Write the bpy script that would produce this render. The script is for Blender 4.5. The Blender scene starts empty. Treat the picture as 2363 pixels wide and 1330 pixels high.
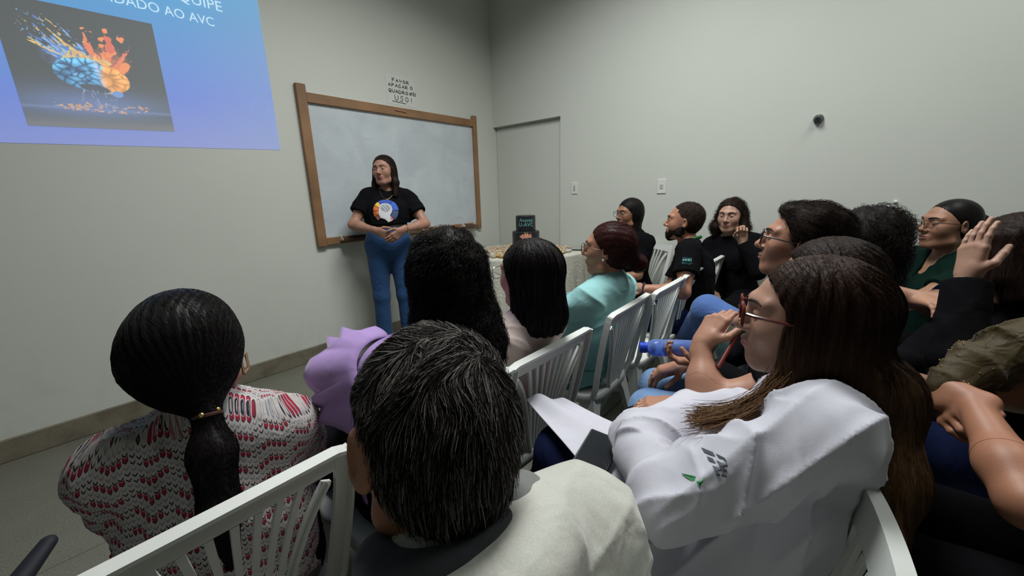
import bpy, math, random
import numpy as np
from mathutils import Vector, Matrix
from mathutils.bvhtree import BVHTree

# ---------------------------------------------------------------- camera, light, exposure
scene = bpy.context.scene
COL = scene.collection
CAM = np.array([0.0, 0.0, 1.33])
_yaw, _pitch, _roll = [math.radians(v) for v in (49.37, -13.67, -1.676)]
_f = np.array([math.sin(_yaw)*math.cos(_pitch), math.cos(_yaw)*math.cos(_pitch), math.sin(_pitch)])
_r0 = np.array([math.cos(_yaw), -math.sin(_yaw), 0.0]); _u0 = np.cross(_r0, _f)
_r = math.cos(_roll)*_r0 + math.sin(_roll)*_u0; _u = -math.sin(_roll)*_r0 + math.cos(_roll)*_u0
cam_data = bpy.data.cameras.new('camera'); cam = bpy.data.objects.new('camera', cam_data); COL.objects.link(cam)
cam.matrix_world = Matrix(((_r[0], _u[0], -_f[0], CAM[0]), (_r[1], _u[1], -_f[1], CAM[1]), (_r[2], _u[2], -_f[2], CAM[2]), (0, 0, 0, 1)))
cam_data.sensor_width = 36.0; cam_data.lens = 36.0*901.5/2363.0; cam_data.clip_start = 0.02
scene.camera = cam
scene.view_settings.view_transform = 'Standard'; scene.view_settings.look = 'None'
scene.view_settings.gamma = 1.0; scene.view_settings.use_curve_mapping = False
scene.view_settings.exposure = 0.0
world = bpy.data.worlds.new('world'); scene.world = world; world.use_nodes = True
world.node_tree.nodes['Background'].inputs[0].default_value = (0.75, 0.85, 0.8, 1)
world.node_tree.nodes['Background'].inputs[1].default_value = 0.1

def area_light(name, loc, sx, sy, power, color, rot=(0, 0, 0), spread=180):
    d = bpy.data.lights.new(name, 'AREA'); d.shape = 'RECTANGLE'; d.size = sx; d.size_y = sy
    d.energy = power; d.color = color; d.spread = math.radians(spread)
    o = bpy.data.objects.new(name, d); COL.objects.link(o); o.location = loc; o.rotation_euler = rot
    return o
area_light('ceiling_lamp_main', (1.55, 1.1, 3.7), 1.6, 0.8, 88, (0.99, 1.0, 0.99), spread=150)
area_light('ceiling_lamp_rear', (2.5, -0.9, 3.7), 1.6, 0.8, 28, (0.98, 1.0, 0.99), spread=150)
# light that the projected slide throws back into the room comes from the slide's own emission

# ---------------------------------------------------------------- materials
class NT:
    def __init__(s, name):
        s.m = bpy.data.materials.new(name); s.m.use_nodes = True; s.t = s.m.node_tree
        s.b = s.t.nodes['Principled BSDF']; s.out = s.t.nodes['Material Output']
    def n(s, typ, **kw):
        n = s.t.nodes.new(typ)
        for k, v in kw.items(): setattr(n, k, v)
        return n
    def set(s, sock, v):
        if isinstance(v, bpy.types.NodeSocket): s.t.links.new(v, sock)
        elif isinstance(v, (tuple, list)) and len(v) == 3 and sock.type == 'RGBA': sock.default_value = (*v, 1)
        else: sock.default_value = v
    def p(s, **kw):
        for k, v in kw.items(): s.set(s.b.inputs[k.replace('_', ' ')], v)
        return s
    def math(s, op, a, b=0.0, c=0.0):
        n = s.n('ShaderNodeMath', operation=op); s.set(n.inputs[0], a); s.set(n.inputs[1], b)
        if len(n.inputs) > 2: s.set(n.inputs[2], c)
        return n.outputs[0]
    def mix(s, f, a, b):
        n = s.n('ShaderNodeMix', data_type='RGBA'); s.set(n.inputs[0], f); s.set(n.inputs[6], a); s.set(n.inputs[7], b); return n.outputs[2]
    def coord(s, kind='Object', scale=(1, 1, 1), rot=(0, 0, 0)):
        c = s.n('ShaderNodeTexCoord'); m = s.n('ShaderNodeMapping'); s.t.links.new(c.outputs[kind], m.inputs[0])
        m.inputs['Scale'].default_value = scale; m.inputs['Rotation'].default_value = rot; return m.outputs[0]
    def noise(s, vec, scale, detail=3, rough=0.5, dist=0.0):
        n = s.n('ShaderNodeTexNoise'); s.set(n.inputs['Vector'], vec); n.inputs['Scale'].default_value = scale
        n.inputs['Detail'].default_value = detail; n.inputs['Roughness'].default_value = rough; n.inputs['Distortion'].default_value = dist
        return n.outputs['Fac']
    def ramp(s, f, stops):
        n = s.n('ShaderNodeValToRGB'); s.set(n.inputs[0], f); e = n.color_ramp.elements
        while len(e) < len(stops): e.new(0.5)
        for i, (p, c) in enumerate(stops): e[i].position = p; e[i].color = (*c, 1) if len(c) == 3 else c
        return n.outputs[0]
    def bump(s, h, strength=0.3, dist=0.01):
        n = s.n('ShaderNodeBump'); s.set(n.inputs['Height'], h); n.inputs['Strength'].default_value = strength
        n.inputs['Distance'].default_value = dist; s.t.links.new(n.outputs[0], s.b.inputs['Normal']); return s

def lin(*c):   # sRGB 0-255 -> linear
    return tuple(((v/255+0.055)/1.055)**2.4 if v > 10 else v/255/12.92 for v in c)

MATS = {}
def plain(name, col, rough=0.5, metal=0.0, spec=0.5, **kw):
    if name in MATS: return MATS[name]
    t = NT(name).p(Base_Color=col, Roughness=rough, Metallic=metal); t.set(t.b.inputs['Specular IOR Level'], spec)
    v = t.coord('Object'); t.set(t.b.inputs['Base Color'], t.mix(t.noise(v, 35, 3), tuple(x*0.93 for x in col), tuple(min(1, x*1.07) for x in col)))
    for k, x in kw.items(): t.p(**{k: x})
    MATS[name] = t.m; return t.m
def fabric(name, col, rough=0.9, bump=0.5, sheen=0.1, wr=18, fine=900, vary=0.1):
    if name in MATS: return MATS[name]
    t = NT(name); v = t.coord('Object')
    n1 = t.noise(v, wr, 2, 0.4, 1.2); n2 = t.noise(v, fine, 2)
    t.p(Base_Color=t.mix(n2, tuple(x*(1-vary) for x in col), tuple(min(1, x*(1+vary)) for x in col)), Roughness=rough)
    t.b.inputs['Sheen Weight'].default_value = sheen if max(col) > 0.05 else 0.0; t.b.inputs['Specular IOR Level'].default_value = 0.15 if max(col) > 0.05 else 0.06
    t.bump(t.math('ADD', n1, t.math('MULTIPLY', n2, 0.04)), bump, 0.012)
    MATS[name] = t.m; return t.m
def skin(name, col):
    if name in MATS: return MATS[name]
    t = NT(name); v = t.coord('Object'); n = t.noise(v, 14, 4); col = tuple(x*0.84 for x in col)
    t.p(Base_Color=t.mix(n, tuple(x*y for x, y in zip(col, (0.86, 0.80, 0.78))), tuple(x*1.08 for x in col)), Roughness=0.48)
    t.b.inputs['Specular IOR Level'].default_value = 0.35
    t.bump(t.noise(v, 420, 3), 0.12, 0.002)
    MATS[name] = t.m; return t.m
def hairmat(name, col, tip=None, grey=None, rough=0.36, scale=(260, 260, 14), bump=0.5, zr=None):
    if name in MATS: return MATS[name]
    t = NT(name); v = t.coord('Object', scale); n = t.noise(v, 1.0, 3, 0.6, 0.3)
    base = t.mix(n, tuple(x*0.6 for x in col), tuple(min(1, x*1.5) for x in col))
    if zr:
        g = t.n('ShaderNodeNewGeometry'); sp = t.n('ShaderNodeSeparateXYZ'); t.t.links.new(g.outputs['Position'], sp.inputs[0])
        mr = t.n('ShaderNodeMapRange'); t.set(mr.inputs[0], sp.outputs[2]); mr.inputs[1].default_value = zr[0]; mr.inputs[2].default_value = zr[1]
        base = t.mix(t.math('MULTIPLY', mr.outputs[0], t.noise(v, 0.6, 2)), base, tip)
    if grey:
        g2 = t.n('ShaderNodeNewGeometry')
        base = t.mix(t.ramp(g2.outputs['Random Per Island'], [(0.0, (0, 0, 0)), (grey[1], (0, 0, 0)), (1.0, (1, 1, 1))]), base, grey[0])
    t.p(Base_Color=base, Roughness=rough+0.08); t.b.inputs['Specular IOR Level'].default_value = 0.095
    t.bump(n, bump, 0.004)
    MATS[name] = t.m; return t.m

# ---------------------------------------------------------------- meshes and objects
def V3(*a): return np.array(a, float)
def unit(v): v = np.asarray(v, float); return v/np.linalg.norm(v)
def make_mesh(name, V, faces, mats=(), midx=None, smooth=True):
    """faces: list of lists, or int array (n,k)"""
    me = bpy.data.meshes.new(name)
    V = np.asarray(V, np.float32)
    if isinstance(faces, np.ndarray):
        n, k = faces.shape
        me.vertices.add(len(V)); me.vertices.foreach_set('co', V.ravel())
        me.loops.add(n*k); me.loops.foreach_set('vertex_index', faces.astype(np.int32).ravel())
        me.polygons.add(n); me.polygons.foreach_set('loop_start', np.arange(0, n*k, k, dtype=np.int32))
        me.polygons.foreach_set('loop_total', np.full(n, k, np.int32))
    else:
        me.from_pydata(V.tolist(), [], faces)
    for m in mats: me.materials.append(m)
    if midx is not None: me.polygons.foreach_set('material_index', np.asarray(midx, np.int32))
    me.polygons.foreach_set('use_smooth', np.full(len(me.polygons), bool(smooth)))
    me.update(calc_edges=True); me.validate()
    return me
def obj(name, me, parent=None, loc=None, label=None, kind=None):
    o = bpy.data.objects.new(name, me); COL.objects.link(o)
    if loc is not None: o.location = loc
    if parent is not None: o.parent = parent
    if label: o['label'] = label
    if kind: o['kind'] = kind
    return o
def thing(name, label, cat, loc=(0, 0, 0), rotz=0.0, group=None):
    o = bpy.data.objects.new(name, None); COL.objects.link(o); o.empty_display_size = 0.05
    o.location = loc; o.rotation_euler = (0, 0, rotz); o['label'] = label; o['category'] = cat
    if group: o['group'] = group
    return o
def tag(o, label, cat, group=None):
    o['label'] = label; o['category'] = cat
    if group: o['group'] = group
    return o
def dup(root, loc, rotz, label=None, group=None):
    r = root.copy(); COL.objects.link(r); r.location = loc; r.rotation_euler = (0, 0, rotz)
    if label: r['label'] = label
    if group: r['group'] = group
    for ch in list(root.children):
        c = ch.copy(); COL.objects.link(c); c.parent = r
        for g in ch.children:
            d = g.copy(); COL.objects.link(d); d.parent = c
    return r
class MB:
    """collects polygons"""
    def __init__(s): s.v = []; s.f = []; s.mi = []
    def add(s, V, F, mi=0):
        n = len(s.v); s.v.extend([tuple(map(float, p)) for p in V]); s.f.extend([[i+n for i in f] for f in F]); s.mi.extend([mi]*len(F))
        return s
    def box(s, lo, hi, mi=0, bev=0.0):
        x0, y0, z0 = lo; x1, y1, z1 = hi
        if bev > 0:
            b = bev; V = []; idx = {}
            for sx in (0, 1):
                for sy in (0, 1):
                    for sz in (0, 1):
                        X = (x0, x1)[sx]; Y = (y0, y1)[sy]; Z = (z0, z1)[sz]
                        dx = b*(1-2*sx); dy = b*(1-2*sy); dz = b*(1-2*sz)
                        idx[sx, sy, sz] = len(V); V += [(X, Y+dy, Z+dz), (X+dx, Y, Z+dz), (X+dx, Y+dy, Z)]
            F = []
            for a, (o1, o2) in {0: (1, 2), 1: (0, 2), 2: (0, 1)}.items():
                for sd in (0, 1):
                    q = []
                    for t1, t2 in ((0, 0), (1, 0), (1, 1), (0, 1)):
                        k = [0, 0, 0]; k[a] = sd; k[o1] = t1; k[o2] = t2; q.append(idx[tuple(k)]+a)
                    F.append(q if (sd == 1) ^ (a == 1) else q[::-1])
            for (a, b2, c) in ((0, 1, 2), (0, 2, 1), (1, 2, 0)):
                for s1 in (0, 1):
                    for s2 in (0, 1):
                        k0 = [0, 0, 0]; k0[a] = s1; k0[b2] = s2; k1 = list(k0); k1[c] = 1
                        i0, i1 = idx[tuple(k0)], idx[tuple(k1)]; F.append([i0+a, i1+a, i1+b2, i0+b2])
            for k, i in idx.items(): F.append([i, i+1, i+2])
            return s.add(V, F, mi)
        V = [(x0, y0, z0), (x1, y0, z0), (x1, y1, z0), (x0, y1, z0), (x0, y0, z1), (x1, y0, z1), (x1, y1, z1), (x0, y1, z1)]
        return s.add(V, [[0, 3, 2, 1], [4, 5, 6, 7], [0, 1, 5, 4], [1, 2, 6, 5], [2, 3, 7, 6], [3, 0, 4, 7]], mi)
    def tube(s, pts, r, n=8, mi=0, up=None, sq=1.0, cap=True):
        P = np.asarray(pts, float); m = len(P); r = np.broadcast_to(np.asarray(r, float), (m,))
        T = np.gradient(P, axis=0); T /= np.linalg.norm(T, axis=1)[:, None]+1e-12
        a = np.array(up if up is not None else (0.13, 0.31, 0.94), float); V = []
        for i in range(m):
            a2 = a-T[i]*(a@T[i]); a2 = unit(a2); b2 = np.cross(T[i], a2)
            if up is None: a = a2
            for k in range(n):
                t = 2*math.pi*k/n; V.append(P[i]+r[i]*(math.cos(t)*a2+sq*math.sin(t)*b2))
        F = [[i*n+k, i*n+(k+1) % n, (i+1)*n+(k+1) % n, (i+1)*n+k] for i in range(m-1) for k in range(n)]
        if cap: F += [list(range(n))[::-1], [(m-1)*n+k for k in range(n)]]
        return s.add(V, F, mi)
    def strip(s, pts, w, t, nrm, mi=0):
        """rectangular section swept along pts: width w across, thickness t along nrm"""
        P = np.asarray(pts, float); m = len(P); w = np.broadcast_to(np.asarray(w, float), (m,)); t = np.broadcast_to(np.asarray(t, float), (m,))
        Nn = np.broadcast_to(np.asarray(nrm, float), (m, 3)); T = np.gradient(P, axis=0); V = []
        for i in range(m):
            T0 = unit(T[i]); n0 = unit(Nn[i]-T0*(Nn[i]@T0)); a = np.cross(T0, n0)
            for sx, sy in ((-1, -1), (1, -1), (1, 1), (-1, 1)): V.append(P[i]+a*w[i]/2*sx+n0*t[i]/2*sy)
        F = [[i*4+k, i*4+(k+1) % 4, (i+1)*4+(k+1) % 4, (i+1)*4+k] for i in range(m-1) for k in range(4)]
        F += [[3, 2, 1, 0], [(m-1)*4+k for k in range(4)]]
        return s.add(V, F, mi)
    def ball(s, c, r, nu=12, nv=8, mi=0, R=None):
        r = np.broadcast_to(np.asarray(r, float), (3,)); V = []
        for j in range(nv+1):
            ph = math.pi*j/nv
            for i in range(nu):
                th = 2*math.pi*i/nu; q = np.array([math.sin(ph)*math.cos(th), math.sin(ph)*math.sin(th), math.cos(ph)])*r
                V.append(np.asarray(c)+(q@R if R is not None else q))
        F = [[j*nu+i, (j+1)*nu+i, (j+1)*nu+(i+1) % nu, j*nu+(i+1) % nu] for j in range(nv) for i in range(nu)]
        return s.add(V, F, mi)
    def lathe(s, prof, c=(0, 0, 0), n=24, mi=0):
        V = []; m = len(prof)
        for r, z in prof:
            for k in range(n): t = 2*math.pi*k/n; V.append((c[0]+r*math.cos(t), c[1]+r*math.sin(t), c[2]+z))
        F = [[i*n+k, i*n+(k+1) % n, (i+1)*n+(k+1) % n, (i+1)*n+k] for i in range(m-1) for k in range(n)]
        F += [list(range(n))[::-1], [(m-1)*n+k for k in range(n)]]
        return s.add(V, F, mi)
    def mesh(s, name, mats, smooth=False):
        me = make_mesh(name, s.v, s.f, mats if isinstance(mats, (list, tuple)) else [mats], s.mi, smooth)
        if smooth:
            try: me.set_sharp_from_angle(angle=math.radians(40))
            except Exception: pass
        return me
    def build(s, name, mats, parent=None, smooth=False, **kw):
        return obj(name, s.mesh(name, mats, smooth), parent, **kw)
def struct(o): o['kind'] = 'structure'; return o
def text_mesh(body, size, name='text', align='LEFT', spacing=1.0, extrude=0.0, line=1.0):
    c = bpy.data.curves.new(name, 'FONT'); c.body = body; c.size = size; c.align_x = align; c.space_character = spacing
    c.extrude = extrude; c.resolution_u = 3; c.space_line = line
    o = bpy.data.objects.new(name, c); COL.objects.link(o)
    dg = bpy.context.evaluated_depsgraph_get(); me = bpy.data.meshes.new_from_object(o.evaluated_get(dg))
    bpy.data.objects.remove(o); bpy.data.curves.remove(c); me.name = name
    return me

# ---------------------------------------------------------------- signed-distance modelling (smooth bodies, clothes, hair)
class Field:
    M = 0.09
    def __init__(s): s.p = []; s.disp = None; s.cuts = []
    def rc(s, a, b, r1, r2=None, k=0.02, sub=False, cut=None, sq=None):
        s.p.append(('rc', V3(*a), V3(*b), r1, r1 if r2 is None else r2, k, sub, cut, sq)); return s
    def el(s, c, r, R=None, k=0.03, sub=False, cut=None):
        s.p.append(('el', V3(*c), np.asarray(r, float), R, None, k, sub, cut, None)); return s
    def bx(s, c, r, R=None, rd=0.01, k=0.01, sub=False, cut=None):
        s.p.append(('bx', V3(*c), np.asarray(r, float), R, rd, k, sub, cut, None)); return s
    def bound(s, q):
        if q[0] == 'rc': c = (q[1]+q[2])/2; return c, np.linalg.norm(q[2]-q[1])/2+max(q[3], q[4])
        return q[1], (np.linalg.norm(q[2]) if q[0] == 'bx' else max(q[2]))
    def bbox(s):
        lo = []; hi = []
        for q in s.p:
            if q[6]: continue
            if q[0] == 'rc':
                rr = max(q[3], q[4]); lo.append(np.minimum(q[1], q[2])-rr); hi.append(np.maximum(q[1], q[2])+rr)
            else: c, r = s.bound(q); lo.append(c-r); hi.append(c+r)
        return np.min(lo, 0)-0.02, np.max(hi, 0)+0.02
    def __call__(s, P):
        P = np.asarray(P); M = s.M; d = np.full(len(P), M)
        for q in s.p:
            c, rb = s.bound(q); D = P-c
            idx = np.nonzero(np.einsum('ij,ij->i', D, D) < (rb+M)**2)[0]
            if not len(idx): continue
            X = P[idx]
            if q[0] == 'rc':
                ba = q[2]-q[1]; L = ba@ba+1e-12; pa = X-q[1]; t = np.clip(pa@ba/L, 0, 1); w = pa-t[:, None]*ba
                if q[8] is not None:   # flattened section: q[8]=(axis, factor)
                    ax, fc = q[8]; w = w+np.outer(w@ax, ax)*(fc-1)
                e = np.sqrt(np.einsum('ij,ij->i', w, w))-(q[3]+(q[4]-q[3])*t)
            elif q[0] == 'el':
                w = X-q[1]
                if q[3] is not None: w = w@q[3].T
                k0 = np.linalg.norm(w/q[2], axis=1); k1 = np.linalg.norm(w/(q[2]**2), axis=1)+1e-9; e = k0*(k0-1)/k1
            else:
                w = X-q[1]
                if q[3] is not None: w = w@q[3].T
                w = np.abs(w)-(q[2]-q[4]); e = np.linalg.norm(np.maximum(w, 0), axis=1)+np.minimum(w.max(1), 0)-q[4]
            if q[7] is not None:
                for (cp, cn) in (q[7] if isinstance(q[7], list) else [q[7]]): e = np.maximum(e, (X-cp)@cn)
            a = d[idx]; k = q[5]
            if q[6]:
                e = -e; h = np.maximum(k-np.abs(a-e), 0)/k; d[idx] = np.maximum(a, e)+h*h*k/4
            else:
                h = np.maximum(k-np.abs(a-e), 0)/k; d[idx] = np.minimum(a, e)-h*h*k/4
        if s.disp is not None:
            idx = np.nonzero(np.abs(d) < 0.06)[0]
            if len(idx): d[idx] += s.disp(P[idx])
        for cp, cn in s.cuts: d = np.maximum(d, (P-cp)@cn)
        return d
    def grad(s, P, e=0.002):
        g = np.zeros_like(P)
        for k in ((1, 1, 1), (1, -1, -1), (-1, 1, -1), (-1, -1, 1)):
            k = np.array(k, float); g += s(P+k*e)[:, None]*k
        return g/(np.linalg.norm(g, axis=1)[:, None]+1e-12)

def nets(f, h, lo=None, hi=None, excl=None, incl=None):
    """surface nets on a sparse grid; excl: boxes whose cells are skipped"""
    if lo is None: lo, hi = f.bbox()
    g0 = np.floor(np.asarray(lo)/h).astype(int); g1 = np.ceil(np.asarray(hi)/h).astype(int)
    B = 8; nb = np.maximum((g1-g0+B-1)//B, 1)
    def centres(ijk, b): return (g0+ijk*b+b/2)*h
    I = np.stack(np.meshgrid(*[np.arange(n) for n in nb], indexing='ij'), -1).reshape(-1, 3)
    d = f(centres(I, B)); slack = 0.012
    I = I[np.abs(d) < min(h*B*0.87+slack, Field.M-1e-4)] if h*B*0.87+slack < Field.M else I
    sub = np.stack(np.meshgrid(*[np.arange(4)]*3, indexing='ij'), -1).reshape(-1, 3)
    J = (I[:, None, :]*4+sub).reshape(-1, 3); 
    if not len(J): return np.zeros((0, 3)), np.zeros((0, 4), int)
    d = f(centres(J, 2)); J = J[np.abs(d) < h*2*0.87+slack*0.6]
    sub = np.stack(np.meshgrid(*[np.arange(2)]*3, indexing='ij'), -1).reshape(-1, 3)
    K = (J[:, None, :]*2+sub).reshape(-1, 3)              # cells
    if excl:
        cc = (g0+K+0.5)*h; keep = np.ones(len(K), bool)
        for a, b in excl: keep &= ~np.all((cc > a) & (cc < b), axis=1)
        K = K[keep]
    if incl:
        cc = (g0+K+0.5)*h; keep = np.zeros(len(K), bool)
        for a, b in incl: keep |= np.all((cc > a) & (cc < b), axis=1)
        K = K[keep]
    dim = (nb*B+1); key = lambda Q: (Q[..., 0]*(dim[1]+1)+Q[..., 1])*(dim[2]+1)+Q[..., 2]
    cor = np.array([[(c >> 0) & 1, (c >> 1) & 1, (c >> 2) & 1] for c in range(8)])
    ck = key(K[:, None, :]+cor); u, inv = np.unique(ck, return_inverse=True); inv = inv.reshape(ck.shape)
    z = u % (dim[2]+1); y = (u//(dim[2]+1)) % (dim[1]+1); x = u//((dim[2]+1)*(dim[1]+1))
    G = (g0+np.stack([x, y, z], -1))*h; dv = f(G)
    D = dv[inv]; s = D < 0; n = s.sum(1); act = (n > 0) & (n < 8)
    K = K[act]; D = D[act]; s = s[act]; ckA = ck[act]
    acc = np.zeros((len(K), 3)); cnt = np.zeros(len(K))
    E = [(a, b) for a in range(8) for b in range(a+1, 8) if bin(a ^ b).count('1') == 1]
    for a, b in E:
        m = s[:, a] != s[:, b]; t = D[m, a]/(D[m, a]-D[m, b]); acc[m] += cor[a]+(cor[b]-cor[a])*t[:, None]; cnt[m] += 1
    V = (g0+K+acc/cnt[:, None])*h
    ids = key(K); order = np.argsort(ids); sid = ids[order]
    def look(Q):
        kk = key(Q); p = np.searchsorted(sid, kk); p = np.clip(p, 0, len(sid)-1); ok = sid[p] == kk
        return np.where(ok, order[p], -1)
    F = []
    for ax in range(3):
        o = [0, 0, 0]; o[ax] = 1; c1 = 1 << ax
        m = s[:, 0] != s[:, c1]; Q = K[m]; si = s[m, 0]
        e1 = np.zeros(3, int); e2 = np.zeros(3, int); e1[(ax+1) % 3] = 1; e2[(ax+2) % 3] = 1
        a = look(Q); b = look(Q-e1); c = look(Q-e1-e2); dd = look(Q-e2)
        ok = (a >= 0) & (b >= 0) & (c >= 0) & (dd >= 0)
        q = np.stack([a, b, c, dd], -1)[ok]; si = si[ok]
        q[~si] = q[~si][:, ::-1]; F.append(q)
    F = np.concatenate(F)
    # one correction step towards the surface
    g = f.grad(V, h*0.5); dd = f(V); V = V-g*np.clip(dd, -h*0.6, h*0.6)[:, None]
    return V, F

def nets_multi(f, h, fine=()):
    """coarse mesh plus finer boxes: fine = [(centre, half, hf)]"""
    ex = []; parts = []
    for c, r, hf in fine:
        a = np.floor((np.asarray(c)-r)/h)*h; b = np.ceil((np.asarray(c)+r)/h)*h; ex.append((a, b))
        parts.append((a-h*1.3, b+h*1.3, hf))
    V, F = nets(f, h, excl=ex)
    if len(V):     # the coarse rim dips a hair below the fine patch that overlaps it
        push = np.zeros(len(V))
        for a, b in ex: dd = np.maximum(np.maximum(a-V, V-b), 0).max(1); push = np.maximum(push, 0.0012*np.clip(1-dd/(1.25*h), 0, 1))
        m = push > 0; V[m] -= f.grad(V[m], 0.0015)*push[m, None]
    Vs = [V]; Fs = [F]; n = len(V)
    hf = min(q[2] for q in parts); V, F = nets(f, hf, np.min([q[0] for q in parts], 0), np.max([q[1] for q in parts], 0), incl=[q[:2] for q in parts])
    Vs.append(V); Fs.append(F+n)
    return np.concatenate(Vs), np.concatenate(Fs)

def field_obj(name, f, h, mats, parent=None, fine=(), midx=None, normals=False, **kw):
    V, F = nets_multi(f, h, fine) if fine else nets(f, h)
    mi = None if midx is None else midx(V[F].mean(1))
    me = make_mesh(name, V, F, mats if isinstance(mats, (list, tuple)) else [mats], mi)
    if normals: me.normals_split_custom_set_from_vertices(f.grad(V, 0.0015).tolist())
    o = obj(name, me, parent, **kw); o_inv(o, parent); return o, V, F
def o_inv(o, parent):
    if parent is not None:
        o.matrix_parent_inverse = Matrix.Translation(parent.location).inverted() if not any(parent.rotation_euler) else parent.matrix_basis.inverted()

rng = np.random.default_rng(7)
def wavy(amp, freq, seed, n=4, stretch=(1, 1, 1)):
    r = np.random.default_rng(seed); W = r.normal(size=(n, 3)); W /= np.linalg.norm(W, axis=1)[:, None]; W = W*freq*np.asarray(stretch)*r.uniform(0.6, 1.5, (n, 1))
    W2 = r.normal(size=(n, 3))*freq*0.35; ph = r.uniform(0, 6, n)
    def g(P):
        o = np.zeros(len(P))
        for i in range(n): o += np.sin(P@W[i]+ph[i]+1.6*np.sin(P@W2[i]+i))
        return amp*o/n
    return g

def folds(amp, freq, seed, n=3, bias=(1, 1, 0.5)):
    """cloth folds: sharp ridges that come and go"""
    r = np.random.default_rng(seed); W = r.normal(size=(n, 3))*np.asarray(bias); W /= np.linalg.norm(W, axis=1)[:, None]; W *= freq*r.uniform(0.7, 1.4, (n, 1))
    W2 = r.normal(size=(n, 3))*freq*0.30; W3 = r.normal(size=(n, 3))*freq*0.22
    def g(P):
        o = np.zeros(len(P))
        for i in range(n):
            a = P@W[i]+2.0*np.sin(P@W2[i]+i); m = np.clip(np.sin(P@W3[i]+2*i)*1.3+0.2, 0, 1); o += ((1-np.abs(np.sin(a)))**1.6-0.35)*m
        return -amp*o
    return g

def strand_mesh(pts, r0, r1, sides=3):
    """pts: (n, m, 3) polylines -> tapered thin tubes as one numpy mesh"""
    n, m, _ = pts.shape; T = np.gradient(pts, axis=1); T /= np.linalg.norm(T, axis=2, keepdims=True)+1e-12
    a = np.cross(T, V3(0.3, 0.5, 0.81)); a /= np.linalg.norm(a, axis=2, keepdims=True)+1e-12; b = np.cross(T, a)
    rad = np.linspace(1, 0, m)**0.6*(r0-r1)+r1; ring = []
    for k in range(sides):
        t = 2*math.pi*k/sides; ring.append(pts+(a*math.cos(t)+b*math.sin(t))*rad[None, :, None])
    V = np.stack(ring, 2).reshape(-1, 3)
    base = (np.arange(n)[:, None, None]*m+np.arange(m-1)[None, :, None])*sides+np.arange(sides)[None, None, :]
    nx = (np.arange(n)[:, None, None]*m+np.arange(m-1)[None, :, None])*sides+(np.arange(sides)[None, None, :]+1) % sides
    F = np.stack([base, nx, nx+sides, base+sides], -1).reshape(-1, 4)
    return V, F
def grow(f, V, F, n, steps, length, comb, lift=0.002, seed=1, jit=0.25, keep=None, curl=None, follow=1.0):
    """strands that start on the shell and follow the comb direction over its surface"""
    r = np.random.default_rng(seed); A = V[F]; ar = np.linalg.norm(np.cross(A[:, 2]-A[:, 0], A[:, 3]-A[:, 1]), axis=1)
    if keep is not None: ar = ar*keep(A.mean(1))
    i = r.choice(len(F), n, p=ar/ar.sum()); w = r.dirichlet(np.ones(4), n)[:, :, None]; P = (A[i]*w).sum(1)
    out = [P.copy()]; ln = length*r.uniform(0.6, 1.25, (n, 1)); jt = r.normal(size=(n, 3))*jit; lf = lift*r.uniform(0.3, 1.5, n)
    for k in range(steps):
        N = f.grad(P, 0.004); d = f(P)
        t = comb(P, N)+jt; t = t-N*np.einsum('ij,ij->i', t, N)[:, None]*follow; t /= np.linalg.norm(t, axis=1)[:, None]+1e-9
        P = P+t*ln/steps; dd = f(P); tgt = lf*(k+1)/steps*2; m = np.abs(dd) < 0.05
        P = P-N*np.where(m, (dd-tgt)*follow, 0)[:, None]; out.append(P.copy())
    S = np.stack(out, 1)
    if curl:
        rad, turns = curl; m = S.shape[1]; T = np.gradient(S, axis=1); T /= np.linalg.norm(T, axis=2, keepdims=True)+1e-9
        a = np.cross(T, V3(0.2, 0.3, 0.93)); a /= np.linalg.norm(a, axis=2, keepdims=True)+1e-9; b = np.cross(T, a)
        ph = r.uniform(0, 6.28, (n, 1))+np.linspace(0, turns*6.28, m)[None]*r.uniform(0.7, 1.3, (n, 1))
        S = S+(a*np.cos(ph)[..., None]+b*np.sin(ph)[..., None])*rad*r.uniform(0.5, 1.3, (n, 1, 1))
    return S
# ================================================================ room
WX, WY, WH = 3.58, 3.29, 3.75      # right wall plane, front wall plane, ceiling height
BX, BY = -2.6, -3.2                # left and back ends of the room
DY = 2.36                          # right jamb of the recessed door
def wallmat():
    t = NT('wall_paint'); v = t.coord('Object')
    big = t.noise(v, 0.9, 3, 0.5); sm = t.noise(v, 9, 5, 0.6); col = t.mix(big, (0.53, 0.55, 0.50), (0.60, 0.62, 0.565))
    sp = t.n('ShaderNodeSeparateXYZ'); t.t.links.new(v, sp.inputs[0])
    low = t.n('ShaderNodeMapRange'); t.set(low.inputs[0], sp.outputs[2]); low.inputs[1].default_value = 0.9; low.inputs[2].default_value = 0.1
    dirt = t.math('MULTIPLY', low.outputs[0], t.ramp(sm, [(0.5, (0, 0, 0)), (0.75, (1, 1, 1))]))
    col = t.mix(t.math('MULTIPLY', dirt, 0.25), col, (0.40, 0.39, 0.34))
    t.p(Base_Color=col, Roughness=0.62); t.b.inputs['Specular IOR Level'].default_value = 0.3
    t.bump(t.math('ADD', t.noise(v, 2.2, 2), t.math('MULTIPLY', t.noise(v, 160, 3), 0.05)), 0.25, 0.01)
    return t.m
M_wall = wallmat()
def tilemat():
    t = NT('floor_tile_stone'); v = t.coord('Object')
    n = t.noise(v, 6, 5, 0.65); s = t.noise(v, 180, 2, 0.7)
    col = t.mix(n, (0.135, 0.135, 0.105), (0.19, 0.19, 0.155)); col = t.mix(t.ramp(s, [(0.35, (0.8, 0.8, 0.8)), (0.6, (0, 0, 0))]), col, (0.08, 0.08, 0.06))
    t.p(Base_Color=col, Roughness=0.5); t.bump(s, 0.15, 0.003); return t.m
M_tile = tilemat(); M_grout = plain('floor_joint', (0.095, 0.09, 0.07), 0.9)
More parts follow.
